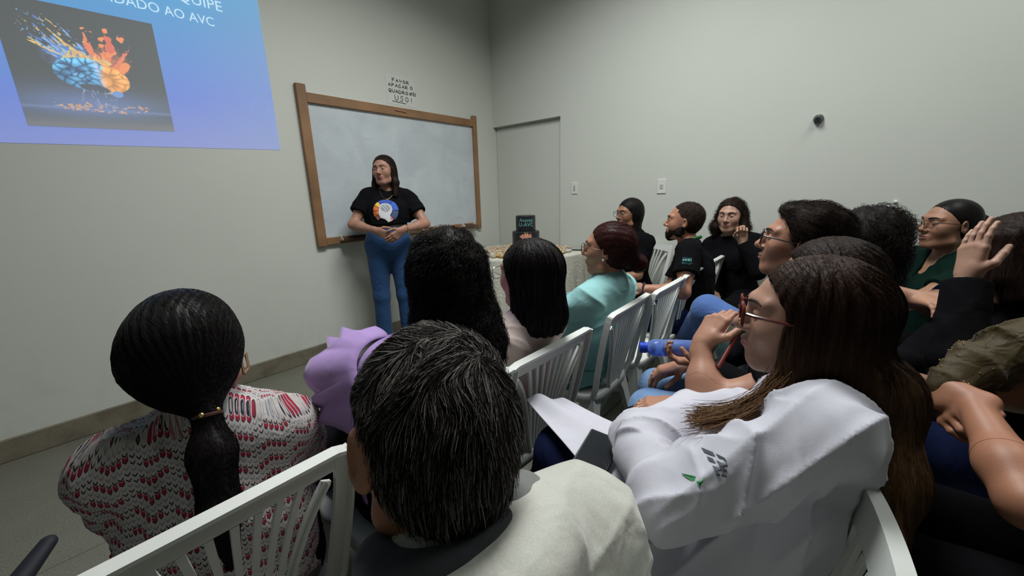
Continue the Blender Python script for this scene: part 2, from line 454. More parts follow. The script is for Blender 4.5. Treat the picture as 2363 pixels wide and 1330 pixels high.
def basemat():
    t = NT('baseboard_granite'); v = t.coord('Object'); n = t.noise(v, 30, 5, 0.7); s = t.noise(v, 5, 4, 0.6)
    col = t.mix(n, (0.13, 0.115, 0.08), (0.21, 0.19, 0.14)); col = t.mix(t.ramp(s, [(0.45, (0, 0, 0)), (0.7, (1, 1, 1))]), col, (0.10, 0.08, 0.055))
    t.p(Base_Color=col, Roughness=0.7); t.bump(n, 0.4, 0.004); return t.m
M_base = basemat()
t_ = 0.15
struct(MB().box((BX-t_, WY, -0.1), (WX+0.2, WY+t_, WH)).build('wall_front', M_wall))
w = MB().box((WX, BY-t_, -0.1), (WX+0.15, DY, WH)).box((WX, DY, 2.075), (WX+0.15, WY, WH))
struct(w.build('wall_right', M_wall))
struct(MB().box((BX-t_, BY-t_, -0.1), (BX, WY+t_, WH)).build('wall_left', M_wall))
struct(MB().box((BX, BY-t_, -0.1), (WX, BY, WH)).build('wall_back', M_wall))
struct(MB().box((BX-t_, BY-t_, WH), (WX+0.15, WY+t_, WH+0.1)).build('ceiling', M_wall))
# recessed flush door in the right wall
door = thing('door_1', 'white flush door panel set back in the right wall beside the whiteboard corner', 'door', (WX, DY, 0)); door['kind'] = 'structure'; del door['category']
MB().box((0.05, 0.012, 0.01), (0.09, WY-DY-0.004, 2.06), bev=0.004).build('door_panel', M_wall, door)
MB().box((0.045, 0.0, 0.0), (0.10, 0.012, 2.075)).box((0.045, 0.012, 2.062), (0.10, WY-DY, 2.075)).build('door_frame', plain('door_frame_grey', (0.42, 0.43, 0.39)), door)
# floor: a bed of joint mortar and large stone tiles, each a piece
floor = struct(MB().box((BX, BY, -0.1), (WX, WY, -0.006)).build('floor', M_grout))
i0 = -3
for i in range(-3, 3):
    for j in range(0, 6):
        x0 = 0.042+1.19*i; x1 = min(x0+1.19, WX)-0.002; x0 = max(x0, BX)+0.002
        y1 = WY-1.16*j-0.002; y0 = max(y1-1.16+0.004, BY)
        if x1 > x0+0.02 and y1 > y0+0.02:
            MB().box((x0, y0, -0.0065), (x1, y1, 0.0), bev=0.002).build('tile', M_tile, floor)
struct(MB().box((BX, WY-0.018, 0), (WX, WY, 0.125), bev=0.004).build('baseboard_front', M_base))
struct(MB().box((WX-0.018, BY, 0), (WX, DY-0.02, 0.125), bev=0.004).build('baseboard_right', M_base))

# ---------------------------------------------------------------- projected slide
def paint_slide(n=300):
    """colours of the slide picture: a paint-burst brain over a dark studio floor"""
    U, Vv = np.meshgrid((np.arange(n)+0.5)/n, (np.arange(n)+0.5)/n); P = np.stack([U, Vv], -1)
    def nz(s, seed, oct=4):
        r = np.random.default_rng(seed); o = np.zeros_like(U)
        for q in range(oct):
            for _ in range(5):
                a = r.normal(size=2)*s*2**q; o += np.sin(U*a[0]+Vv*a[1]+r.uniform(0, 6)+1.2*np.sin(U*a[1]-Vv*a[0]))/2**q/5
        return o
    col = np.zeros((n, n, 3)); c = lambda *a: np.array(a, float)/255
    floorv = np.clip((0.24-Vv)/0.05, 0, 1); glow = np.exp(-((Vv-0.2)**2/0.02+(U-0.45)**2/0.35))
    base = c(66, 70, 78)+glow[..., None]*(c(98, 118, 165)-c(66, 70, 78))
    col[:] = base; low = np.clip((0.13-Vv)/0.1, 0, 1)[..., None]; col = col*(1-low)+c(105, 108, 118)*low
    line = np.exp(-((Vv-0.165)/0.012)**2)[..., None]*0.5; col = col*(1-line)+c(120, 140, 190)*line
    def blend(m, cc): nonlocal col; m = np.clip(m, 0, 1)[..., None]; col = col*(1-m)+np.asarray(cc)*m
    def seg(a, b, w0, w1, cc, soft=0.004, wob=0.012, seed=0):
        a = np.array(a); b = np.array(b); ba = b-a; pa = P-a; t = np.clip((pa@ba)/(ba@ba), 0, 1)
        nn = nz(22, seed, 3); d = np.linalg.norm(pa-t[..., None]*ba+np.stack([nn, -nn], -1)*wob*1.5, axis=-1)
        wdt = (w0+(w1-w0)*t)*(1+0.6*nz(30, seed+9, 2)); blend((wdt-d)/soft+0.5, cc)
    # haze of pigment behind the brain
    r2 = ((U-0.40)/0.20)**2+((Vv-0.60)/0.14)**2; blend((1-r2)*0.75+nz(20, 3)*0.35, c(95, 125, 190))
    r2 = ((U-0.64)/0.15)**2+((Vv-0.58)/0.13)**2; blend((1-r2)*0.9+nz(24, 4)*0.4, c(190, 110, 95))
    R = np.random.default_rng(11); blues = [c(105, 165, 225), c(80, 125, 200), c(130, 170, 225)]; ylw = [c(225, 190, 120), c(215, 165, 110), c(200, 190, 130)]
    for k in range(34):                          # blue and yellow streaks to the upper left
        b = np.array([R.uniform(0.33, 0.50), R.uniform(0.54, 0.64)]); L = R.uniform(0.14, 0.34); an = math.radians(R.uniform(122, 158)); a = b+L*np.array([math.cos(an), math.sin(an)])
        seg(b, a, 0.015, 0.003, (blues if k % 3 else ylw)[k % 3 if k % 3 else R.integers(3)], seed=k)
    for k in range(46):
        a = np.array([R.uniform(0.12, 0.48), 0]); a[1] = 0.62+0.33*(0.55-a[0])+R.uniform(0, 0.18); seg(a, a+[-0.012, 0.014], 0.006, 0.003, (ylw+blues)[R.integers(6)], seed=90+k)
    oc = [c(225, 125, 95), c(235, 140, 90), c(215, 105, 90)]
    for a, b, w0, w1 in [((0.52, 0.60), (0.50, 0.80), 0.022, 0.014), ((0.60, 0.60), (0.655, 0.70), 0.03, 0.025), ((0.655, 0.70), (0.655, 0.80), 0.026, 0.02), ((0.62, 0.62), (0.58, 0.72), 0.018, 0.012), ((0.66, 0.56), (0.76, 0.70), 0.02, 0.006), ((0.70, 0.52), (0.75, 0.58), 0.035, 0.02), ((0.56, 0.60), (0.50, 0.68), 0.03, 0.01)]:
        seg(a, b, w0, w1, oc[R.integers(3)], seed=int(a[0]*100)+int(b[1]*100), wob=0.014)
    for q in [(0.645, 0.855), (0.60, 0.78), (0.74, 0.80), (0.595, 0.72), (0.50, 0.83)]: seg(q, (q[0]+0.012, q[1]+0.01), 0.017, 0.012, oc[1], seed=int(q[0]*1000))
    for k in range(40): a = (R.uniform(0.48, 0.8), R.uniform(0.6, 0.85)); seg(a, (a[0]+0.005, a[1]+0.005), 0.004, 0.002, oc[R.integers(3)], seed=200+k)
    for k in range(26):                          # yellow crest along the top of the brain
        a = np.array([R.uniform(0.32, 0.62), 0.575]); seg(a, a+[R.uniform(-0.06, 0.02), R.uniform(0.02, 0.08)], 0.014, 0.004, ylw[k % 3], seed=300+k)
    # brain
    wob = 0.10*nz(9, 50, 3); ang = math.radians(-8); X = (U-0.49)*math.cos(ang)+(Vv-0.45)*math.sin(ang); Y = -(U-0.49)*math.sin(ang)+(Vv-0.45)*math.cos(ang)
    rb = (X/0.25)**2+(Y/np.where(Y > 0, 0.145, 0.140))**2; mask = np.clip((1.0-rb+wob*0.6)/0.05, 0, 1)
    Rw = np.random.default_rng(5); ns = 58; sd = np.stack([Rw.uniform(-0.26, 0.26, ns), Rw.uniform(-0.15, 0.15, ns)], 1); sd[:, 0] += 0.02*np.sin(sd[:, 1]*40)
    wx = X+0.010*nz(16, 60, 2); wy = Y+0.010*nz(16, 61, 2); dd = np.sort(np.stack([np.hypot((wx-q[0])*0.75, wy-q[1]) for q in sd], -1), -1)
    gap = np.clip((dd[..., 1]-dd[..., 0])/0.012, 0, 1); bump = np.clip(1-dd[..., 0]/0.045, 0, 1); f1 = dd[..., 1]-dd[..., 0]
    sh = (0.25+0.75*gap**0.6)*(0.62+0.5*bump)*(0.95+1.8*np.clip(Y, -0.15, 0.12))
    bl = c(105, 185, 232)*sh[..., None]+c(15, 25, 60)*(1-sh[..., None]); og = c(245, 170, 100)*(0.62+0.45*sh[..., None])
    mo = np.clip((X-0.055+0.25*Y+0.04*nz(14, 70, 2))/0.02, 0, 1)[..., None]; bc = bl*(1-mo)+og*mo; rim = np.exp(-((X-0.05+0.25*Y)/0.02)**2)[..., None]*0.6; bc = bc*(1-rim)+c(215, 205, 225)*rim
    blend(mask, bc)
    rl = ((X-0.01)/0.11)**2+((Y+0.100)/0.036)**2; blend((1-rl)/0.3*0.75, c(72, 78, 98)); blend(np.exp(-((rl-1)/0.10)**2)*(Y < -0.10)*0.6, c(165, 175, 215))
    blend((1-((U-0.63)/0.04)**2-((Vv-0.315)/0.03)**2)/0.2, c(110, 145, 205))
    for k in range(90):                          # debris on the floor
        a = (R.uniform(0.2, 0.82)**1.0, 0); a = (a[0], 0.17+R.uniform(-0.012, 0.022)*(1+(a[0] > 0.4))); seg(a, (a[0]+0.012, a[1]), 0.007, 0.004, [c(190, 155, 140), c(130, 140, 175), c(210, 150, 115)][R.integers(3)], seed=400+k)
    for k in range(12): x = R.uniform(0.38, 0.62); seg((x, 0.33), (x+R.uniform(-0.05, 0.05), 0.19), 0.003, 0.002, c(150, 160, 190), seed=500+k)
    return np.clip(col, 0, 1)

def emissive(name, col, strength=1.0, attr=None):
    t = NT(name); t.p(Base_Color=(0.20, 0.21, 0.19), Roughness=1.0); t.b.inputs['Specular IOR Level'].default_value = 0.0
    if attr:
        a = t.n('ShaderNodeAttribute', attribute_name=attr); col = a.outputs['Color']
    t.set(t.b.inputs['Emission Color'], col); t.b.inputs['Emission Strength'].default_value = strength
    return t.m
slide = thing('projected_slide', 'blue slide with a colourful brain picture projected high on the front wall', 'projected slide', (0, WY, 0))
def slidemat():
    t = NT('slide_blue'); v = t.coord('Object'); sp = t.n('ShaderNodeSeparateXYZ'); t.t.links.new(v, sp.inputs[0])
    f = t.math('ADD', t.math('MULTIPLY', sp.outputs[2], 0.8), t.math('MULTIPLY', sp.outputs[0], -0.10)); f = t.math('SUBTRACT', f, 1.26)
    c = t.ramp(f, [(0.0, lin(128, 140, 206)), (0.25, lin(98, 128, 216)), (0.42, lin(88, 138, 214)), (0.62, lin(74, 152, 212)), (0.9, lin(70, 175, 225))])
    edge = t.n('ShaderNodeMapRange'); t.set(edge.inputs[0], sp.outputs[0]); edge.inputs[1].default_value = 0.75; edge.inputs[2].default_value = 1.236
    c = t.mix(t.math('MULTIPLY', edge.outputs[0], 0.35), c, lin(120, 150, 190))
    t.p(Base_Color=(0.20, 0.21, 0.19), Roughness=1.0); t.set(t.b.inputs['Emission Color'], c); t.b.inputs['Emission Strength'].default_value = 0.85; t.b.inputs['Specular IOR Level'].default_value = 0
    return t.m
V = [(-0.80, -0.002, 1.625), (1.236, -0.002, 1.690), (1.240, -0.002, 2.83), (-0.80, -0.002, 2.83)]
obj('slide_background', make_mesh('slide_background', V, [[0, 1, 2, 3]], [slidemat()], smooth=False), slide)
def color_grid(name, img, corners, mat, parent):
    h, w, _ = img.shape; a, b, c, d = [np.array(q, float) for q in corners]
    u = np.linspace(0, 1, w+1); v = np.linspace(0, 1, h+1); U, W_ = np.meshgrid(u, v); U = U[..., None]; W_ = W_[..., None]
    G = a*(1-U)*(1-W_)+b*U*(1-W_)+c*U*W_+d*(1-U)*W_; idx = np.arange((w+1)*(h+1)).reshape(h+1, w+1)
    F = np.stack([idx[:-1, :-1], idx[:-1, 1:], idx[1:, 1:], idx[1:, :-1]], -1).reshape(-1, 4)
    me = make_mesh(name, G.reshape(-1, 3), F, [mat], smooth=False)
    ca = me.color_attributes.new('paint', 'FLOAT_COLOR', 'CORNER')
    lc = np.where(img <= 0.04045, img/12.92, ((img+0.055)/1.055)**2.4).reshape(-1, 3)
    arr = np.ones((len(F), 4, 4), np.float32); arr[:, :, :3] = lc[:, None, :]; ca.data.foreach_set('color', arr.ravel())
    return obj(name, me, parent)
color_grid('slide_picture', paint_slide(260), [(0.040, -0.004, 1.738), (0.634, -0.004, 1.762), (0.636, -0.004, 2.360), (0.033, -0.004, 2.345)], emissive('slide_picture', None, 0.95, 'paint'), slide)
M_slidetext = emissive('slide_text', lin(190, 222, 240), 0.95)
for body, xr, z, sz, ws in (('EQUIPE', 1.016, 2.528, 0.083, 0.27), ('CUIDADO AO AVC', 0.956, 2.428, 0.073, 0.575)):
    me = text_mesh(body, sz, 'slide_text', 'RIGHT'); me.materials.append(M_slidetext)
    co = np.zeros(len(me.vertices)*3, np.float32); me.vertices.foreach_get('co', co); co = co.reshape(-1, 3)
    x = co[:, 0]; x = (x-x.max()); x = x*(ws/abs(x.min())); co2 = np.stack([x+xr, np.full(len(x), -0.006), co[:, 1]+z], -1)
    me.vertices.foreach_set('co', co2.astype(np.float32).ravel()); obj('slide_text', me, slide)
ring = []
for rr in (0.062, 0.052):
    for k in range(48):
        t = 2*math.pi*k/48; ring.append((rr*math.cos(t)+1.147, -0.004, rr*0.95*math.sin(t)+1.972))
idx = [[k, (k+1) % 48, 48+(k+1) % 48, 48+k] for k in range(48)]
ro = [(x, y, z) for (x, y, z) in ring]; ri = [((x-1.147)*0.985+1.147, y, (z-1.972)*0.985+1.972) for x, y, z in ro]
F = [[k, (k+1) % 48, 96+(k+1) % 48, 96+k] for k in range(48)]+[[48+k, 48+(k+1) % 48, 144+(k+1) % 48, 144+k] for k in range(48)]
obj('slide_ring_mark', make_mesh('slide_ring_mark', ro+ri, F, [emissive('slide_ring', lin(135, 158, 222), 0.95)], smooth=False), slide)

# ---------------------------------------------------------------- whiteboard
def woodmat(name, a, b, axis=0):
    t = NT(name); sc = [6, 60, 60]; sc[0], sc[axis] = sc[axis], sc[0]; v = t.coord('Object', tuple(sc)); n = t.noise(v, 1.2, 4, 0.6, 0.5); k = t.noise(t.coord('Object'), 4, 2)
    t.p(Base_Color=t.mix(t.ramp(k, [(0.35, (0, 0, 0)), (0.8, (0.8, 0.8, 0.8))]), t.mix(n, a, b), tuple(x*0.6 for x in a)), Roughness=0.5); t.bump(n, 0.2, 0.002); return t.m
M_wx = woodmat('board_wood_rail', (0.23, 0.12, 0.055), (0.34, 0.19, 0.09), 0); M_wz = woodmat('board_wood_post', (0.23, 0.12, 0.055), (0.34, 0.19, 0.09), 2)
def wbmat():
    t = NT('whiteboard_surface'); v = t.coord('Object'); a = t.noise(v, 2.6, 5, 0.6, 1.0); s = t.noise(t.coord('Object', (3, 3, 12)), 2.5, 4, 0.65, 1.5)
    col = t.mix(t.ramp(a, [(0.35, (0, 0, 0)), (0.7, (1, 1, 1))]), (0.46, 0.51, 0.54), (0.56, 0.615, 0.635)); col = t.mix(t.ramp(s, [(0.55, (0, 0, 0)), (0.8, (0.55, 0.55, 0.55))]), col, (0.36, 0.41, 0.45))
    t.p(Base_Color=col, Roughness=0.35); return t.m
wb = thing('whiteboard', 'wood-framed whiteboard with smeared marker traces on the front wall behind the presenter', 'whiteboard', (0, WY, 0))
MB().box((1.46, -0.012, 0.98), (3.235, -0.003, 2.12)).build('writing_surface', wbmat(), wb)
MB().box((1.395, -0.040, 0.945), (1.468, -0.002, 2.172), bev=0.004).build('side_post', M_wz, wb)
MB().box((3.222, -0.040, 0.945), (3.278, -0.002, 2.160), bev=0.004).build('side_post', M_wz, wb)
V = [(1.468, 2.045, 2.125)]
MB().box((1.468, -0.034, 2.046), (3.222, -0.002, 2.118), bev=0.003).build('top_rail', M_wx, wb)
MB().box((1.468, -0.034, 0.955), (3.222, -0.002, 1.013), bev=0.003).build('bottom_rail', M_wx, wb)
for x0, x1 in ((1.58, 2.42), (2.97, 3.15)):
    tr = MB().box((x0, -0.10, 0.975), (x1, -0.034, 0.983)).box((x0, -0.10, 0.983), (x1, -0.094, 0.997)).build('pen_tray', plain('tray_dark_wood', (0.09, 0.055, 0.03), 0.5), wb)
    for xx in (x0, x1-0.006): MB().add([(xx, -0.034, 0.983), (xx, -0.10, 0.983), (xx, -0.034, 1.035), (xx+0.006, -0.034, 0.983), (xx+0.006, -0.10, 0.983), (xx+0.006, -0.034, 1.035)], [[0, 1, 2], [5, 4, 3], [0, 3, 4, 1], [1, 4, 5, 2], [2, 5, 3, 0]]).build('tray_end', plain('tray_end_white', (0.6, 0.6, 0.56)), tr)
kn = MB(); kn.tube([(2.24, -0.0345, 2.088), (2.28, -0.0345, 2.081), (2.31, -0.0345, 2.083), (2.36, -0.0345, 2.078)], 0.004, 6); kn.build('knot_mark', plain('wood_knot', (0.08, 0.04, 0.02)), wb)
er = thing('board_eraser', 'dark felt board eraser lying on the whiteboard tray left of the presenter', 'eraser', (1.72, WY-0.066, 0.9835), 0.0)
MB().box((-0.07, -0.022, 0), (0.07, 0.022, 0.020), bev=0.003).build('felt_pad', plain('eraser_felt', (0.02, 0.015, 0.015), 0.95), er)
MB().box((-0.068, -0.021, 0.020), (0.068, 0.021, 0.034), bev=0.004).build('grip', plain('eraser_grip', (0.06, 0.03, 0.02), 0.4), er)
mk = thing('marker_pen', 'black marker pen on the whiteboard tray beside the eraser', 'marker', (1.93, WY-0.066, 0.9925), 0.0)
MB().tube([(-0.06, 0, 0), (0.03, 0, 0)], 0.009, 10).build('barrel', plain('marker_black', (0.02, 0.02, 0.02), 0.3), mk)
MB().tube([(0.03, 0, 0), (0.07, 0, 0)], 0.0095, 10).build('cap', plain('marker_cap', (0.03, 0.03, 0.05), 0.3), mk)
mk2 = thing('marker_pen', 'dark marker pen on the short tray at the right end of the whiteboard', 'marker', (3.06, WY-0.066, 0.9925), 0.05)
MB().tube([(-0.06, 0, 0), (0.03, 0, 0)], 0.009, 10).build('barrel', MATS['marker_black'], mk2)
MB().tube([(0.03, 0, 0), (0.07, 0, 0)], 0.0095, 10).build('cap', MATS['marker_cap'], mk2)

# handwritten note above the board (marker strokes as thin flat lines on a sheet)
note = thing('paper_note', 'white paper note handwritten in black marker taped above the whiteboard', 'note', (0, WY, 0))
obj('sheet', make_mesh('sheet', [(2.195, -0.0015, 2.145), (2.50, -0.0015, 2.145), (2.50, -0.0015, 2.395), (2.195, -0.0015, 2.395)], [[0, 1, 2, 3]], [plain('note_paper', (0.585, 0.60, 0.56), 0.9)], smooth=False), note)
GL = {'A': [[(0, 0), (.5, 1), (1, 0)], [(.2, .4), (.8, .4)]], 'F': [[(0, 0), (0, 1), (1, 1)], [(0, .5), (.7, .5)]], 'V': [[(0, 1), (.5, 0), (1, 1)]],
      'O': [[(.5, 0), (.1, .3), (.1, .7), (.5, 1), (.9, .7), (.9, .3), (.5, 0)]], 'R': [[(0, 0), (0, 1), (.8, .9), (.8, .6), (0, .5), (1, 0)]], 'P': [[(0, 0), (0, 1), (.8, .9), (.8, .6), (0, .5)]],
      'G': [[(.9, .9), (.4, 1), (0, .6), (.1, .1), (.6, 0), (.9, .3), (.5, .4)]], 'Q': [[(.5, 0), (.1, .3), (.1, .7), (.5, 1), (.9, .7), (.9, .3), (.5, 0)], [(.5, .35), (1, -.1)]],
      'U': [[(0, 1), (.1, .2), (.5, 0), (.9, .2), (1, 1)]], 'D': [[(0, 0), (0, 1), (.7, .8), (.9, .4), (.6, .05), (0, 0)]], 'S': [[(1, .9), (.4, 1), (.1, .7), (.9, .35), (.7, 0), (0, .1)]],
      '!': [[(.4, 1), (.3, .3)], [(.28, .06), (.3, 0)]], ' ': [], '\u00d3': [[(.5, 0), (.1, .3), (.1, .7), (.5, 1), (.9, .7), (.9, .3), (.5, 0)], [(.4, 1.15), (.9, 1.35)]]}
def scribble(mb, txt, x, z, w, h, gap, r, y=-0.003, slope=0.0, axis=None):
    for ch in txt:
        for st in GL[ch]:
            pts = [(x+a*w, y, z+b*h+slope*(x+a*w)) for a, b in st]; mb.strip(pts, r*2, 0.001, (0, 1, 0))
        x += w+gap
ink = MB()
scribble(ink, 'FAVOR', 2.262, 2.338, 0.026, 0.026, 0.012, 0.0028)
scribble(ink, 'APAGAR', 2.218, 2.294, 0.025, 0.028, 0.011, 0.0028); scribble(ink, 'O', 2.452, 2.298, 0.026, 0.028, 0.0, 0.0028)
scribble(ink, 'QUADRO', 2.216, 2.245, 0.026, 0.028, 0.010, 0.003); scribble(ink, 'AP\u00d3S', 2.437, 2.247, 0.014, 0.026, 0.005, 0.0026)
scribble(ink, 'USO', 2.275, 2.182, 0.036, 0.044, 0.020, 0.0026); scribble(ink, '!', 2.445, 2.178, 0.03, 0.046, 0, 0.0026)
ink.strip([(2.245, -0.003, 2.172), (2.30, -0.003, 2.170), (2.39, -0.003, 2.166)], 0.005, 0.001, (0, 1, 0))
ink.build('handwriting', plain('marker_ink', (0.015, 0.015, 0.02), 0.8), note, kind='stuff')

# ---------------------------------------------------------------- wall fittings on the right wall
M_plate = plain('plate_white', (0.66, 0.67, 0.63), 0.35); M_dark = plain('dark_hole', (0.03, 0.03, 0.03), 0.6)
sw = thing('light_switch', 'white light switch plate on the right wall next to the recessed door', 'light switch', (WX, 2.183, 1.36))
MB().box((-0.008, -0.036, -0.058), (0, 0.036, 0.058), bev=0.003).build('plate', M_plate, sw)
MB().box((-0.013, -0.008, -0.026), (-0.008, 0.008, 0.026), bev=0.002).build('rocker', plain('rocker_grey', (0.30, 0.31, 0.29), 0.4), sw)
so = thing('wall_socket', 'white wall socket plate above the woman in glasses and black top', 'socket', (WX, 1.293, 1.35))
MB().box((-0.008, -0.038, -0.062), (0, 0.038, 0.062), bev=0.003).build('plate', M_plate, so)
MB().box((-0.0125, -0.015, -0.02), (-0.008, 0.015, 0.02), bev=0.002).build('insert', plain('insert_grey', (0.5, 0.51, 0.48), 0.4), so)
b = MB()
for yy, zz in ((-0.007, -0.003), (0.007, -0.003), (0, 0.008)): b.tube([(-0.0126, yy, zz), (-0.0135, yy, zz)], 0.003, 8)
b.build('pin_holes', M_dark, so)
sp = thing('ceiling_hook_lamp', 'small round black fixture with a metal rim high on the right wall', 'wall fixture', (WX, 0.245, 1.765)); sp.name = 'wall_fixture'
MB().tube([(0, 0, 0), (-0.012, 0, 0)], 0.030, 20).build('mounting_ring', plain('fixture_rim', (0.30, 0.31, 0.30), 0.25, 0.7), sp, smooth=True)
MB().tube([(-0.012, 0, 0), (-0.03, 0.0, -0.004), (-0.045, 0.002, -0.010)], [0.026, 0.024, 0.018], 20).build('housing', plain('fixture_black', (0.035, 0.035, 0.04), 0.25), sp, smooth=True)
MB().ball((-0.022, 0.0, 0.022), 0.004, 8, 6).build('screw_cap', plain('fixture_chrome', (0.9, 0.9, 0.9), 0.15, 0.5), sp, smooth=True)
pg = thing('wall_hook', 'tiny white peg on the right wall left of the green-shirted woman', 'wall peg', (WX, -0.221, 1.204))
MB().lathe([(0.010, 0), (0.010, 0.006), (0.005, 0.02), (0.0, 0.022)], n=10).build('peg', M_plate, pg, smooth=True); pg.rotation_euler = (0, -math.pi/2, 0)
MB().lathe([(0.014, 0), (0.014, 0.003)], n=12).build('base_plate', M_plate, pg)

# ---------------------------------------------------------------- table with lace cloth
def lacemat():
    t = NT('lace_cloth'); v = t.coord('Object'); vo = t.n('ShaderNodeTexVoronoi', feature='DISTANCE_TO_EDGE'); t.set(vo.inputs['Vector'], v); vo.inputs['Scale'].default_value = 36
    n = t.noise(v, 11, 3, 0.6, 1.5); edge = t.ramp(vo.outputs['Distance'], [(0.02, (1, 1, 1)), (0.14, (0, 0, 0))])
    m = t.math('MULTIPLY', edge, t.ramp(n, [(0.45, (0, 0, 0)), (0.56, (1, 1, 1))]))
    t.p(Base_Color=t.mix(m, (0.50, 0.49, 0.41), (0.68, 0.68, 0.61)), Roughness=0.85); t.bump(t.math('ADD', m, t.noise(v, 300, 2)), 0.5, 0.004); return t.m
TZ = 0.752
def closed(pts, n=96):
    P = np.array(pts, float); m = len(P); out = []
    for k in range(n):
        u = k*m/n; i = int(u); t = u-i; a, b, c, d = P[(i-1) % m], P[i], P[(i+1) % m], P[(i+2) % m]
        out.append(0.5*((2*b)+(c-a)*t+(2*a-5*b+4*c-d)*t*t+(-a+3*b-3*c+d)*t**3))
    return np.array(out)
OUT = closed([(2.52, 2.42), (2.71, 2.18), (2.95, 1.99), (3.16, 1.925), (3.40, 1.93), (3.52, 2.06), (3.53, 2.55), (3.40, 2.93), (3.02, 3.10), (2.62, 2.95), (2.49, 2.66)])
TCc = V3(3.02, 2.52)
table = thing('table', 'small table standing in the corner by the door, hidden under a lace cloth', 'table', (TCc[0], TCc[1], 0))
n = len(OUT); inn = (OUT-TCc)*0.985
V = [(x, y, TZ-0.006) for x, y in inn]+[(x, y, TZ-0.03) for x, y in inn]
obj('tabletop', make_mesh('tabletop', V, [list(range(n)), list(range(2*n-1, n-1, -1))]+[[k, n+k, n+(k+1) % n, (k+1) % n] for k in range(n)], [plain('table_wood', (0.3, 0.2, 0.12))], smooth=False), table)
for lx, ly in ((-0.3, -0.1), (0.3, -0.35), (0.3, 0.3), (-0.25, 0.35)):
    MB().tube([(lx, ly, 0), (lx, ly, TZ-0.03)], 0.02, 10).build('leg', MATS['table_wood'], table, smooth=True)
# cloth: flat top, soft shoulder, pleated sides
rows = []; d = (OUT-TCc); ln = np.linalg.norm(d, axis=1, keepdims=True); un = d/ln; ang = np.arange(n)/n*2*math.pi
rows.append(np.concatenate([OUT*0+TCc+d*0.5, np.full((n, 1), TZ)], 1)); rows.append(np.concatenate([TCc+d*0.97, np.full((n, 1), TZ)], 1))
for j, z in enumerate(np.concatenate([[TZ-0.002, TZ-0.02], np.linspace(TZ-0.06, 0.02, 20)])):
    t = max(0, (TZ-z)/TZ); amp = 0.028*t**0.8; fold = np.abs(np.sin(ang*7.5+0.8*np.sin(ang*3)))**0.8*1.6-0.8+0.3*np.sin(ang*23)
    r = 0.004+0.03*t+amp*fold; q = OUT+un*r[:, None]; q[:, 0] = np.minimum(q[:, 0], 3.568); rows.append(np.concatenate([q, np.full((n, 1), z)], 1))
V = np.concatenate([[[TCc[0], TCc[1], TZ]]]+rows)-[TCc[0], TCc[1], 0]; m = len(rows)
F = [[0, 1+k, 1+(k+1) % n] for k in range(n)]+[[1+j*n+k, 1+(j+1)*n+k, 1+(j+1)*n+(k+1) % n, 1+j*n+(k+1) % n] for j in range(m-1) for k in range(n)]
cl = obj('tablecloth', make_mesh('tablecloth', V, F, [lacemat()]), None, (TCc[0], TCc[1], 0)); tag(cl, 'cream lace tablecloth draped to the floor over the corner table', 'tablecloth')

# two-tier cake
cake = thing('cake', 'two-tier black cake with a painted brain and teal lettering on the sweets table', 'cake', (3.03, 2.40, TZ+0.001), math.radians(-40))
M_cake = plain('cake_black', (0.012, 0.013, 0.015), 0.4)
def tier(name, r, z0, z1):
    pr = [(r*0.99, z0), (r, z0+0.004), (r, z1-0.006), (r-0.006, z1)]
    return MB().lathe(pr, n=48).build(name, M_cake, cake, smooth=True)
MB().lathe([(0.165, 0), (0.165, 0.01)], n=48).build('cake_board', plain('cake_board_silver', (0.6, 0.6, 0.62), 0.25, 0.6), cake)
lo_t = tier('lower_tier', 0.133, 0.010, 0.212); up_t = tier('upper_tier', 0.096, 0.212, 0.362)
def wrap(me, r, z, name, mat, parent, yaw=0.0):
    co = np.zeros(len(me.vertices)*3, np.float32); me.vertices.foreach_get('co', co); co = co.reshape(-1, 3)
    a = co[:, 0]/r+yaw; rr = r+0.0012+co[:, 2]; me.vertices.foreach_set('co', np.stack([rr*np.sin(a), -rr*np.cos(a), co[:, 1]+z], -1).astype(np.float32).ravel())
    me.materials.clear(); me.materials.append(mat); return obj(name, me, parent)
M_teal = plain('icing_teal', (0.13, 0.36, 0.38), 0.5)
wrap(text_mesh('Avante', 0.048, 'lettering', 'CENTER', extrude=0.001), 0.096, 0.305, 'lettering', M_teal, up_t, -0.15)
wrap(text_mesh('U-AVC', 0.050, 'lettering', 'CENTER', extrude=0.001), 0.096, 0.262, 'lettering', M_teal, up_t, -0.15)
def cake_brain():
    b = MB(); R = np.random.default_rng(3)
    def blob(x, z, rx, rz, mi, an=0.0, lift=0.0):
        pts = []
        for k in range(14):
            t = 2*math.pi*k/14; px = rx*math.cos(t)*(1+0.12*math.sin(3*t+x*90)); pz = rz*math.sin(t); pts.append((x+px*math.cos(an)-pz*math.sin(an), z+px*math.sin(an)+pz*math.cos(an)))
        V = []
        for px, pz in pts: a = px/0.133-0.18; V.append((0.1345*math.sin(a)*(1+lift), -0.1345*math.cos(a)*(1+lift), pz+0.112))
        b.add(V, [list(range(14))], mi)
    for k in range(15):
        an = math.radians(25+130*k/14); L = R.uniform(0.045, 0.075); blob(0.04*math.cos(an), 0.02+L*0.55*math.sin(an)+0.01, L*0.5, 0.006, [2, 3, 2, 1, 4][k % 5], an, 0.002)
    blob(-0.022, 0.015, 0.042, 0.024, 0, 0.25, 0.006); blob(0.03, 0.012, 0.034, 0.022, 1, -0.45, 0.008)
    for k in range(7): blob(-0.05+k*0.011, 0.008+0.012*(k % 2), 0.007, 0.0035, 5, 0.6, 0.012)
    for k in range(4): blob(0.012+k*0.011, 0.012, 0.006, 0.003, 2, -0.6, 0.014)
    return b
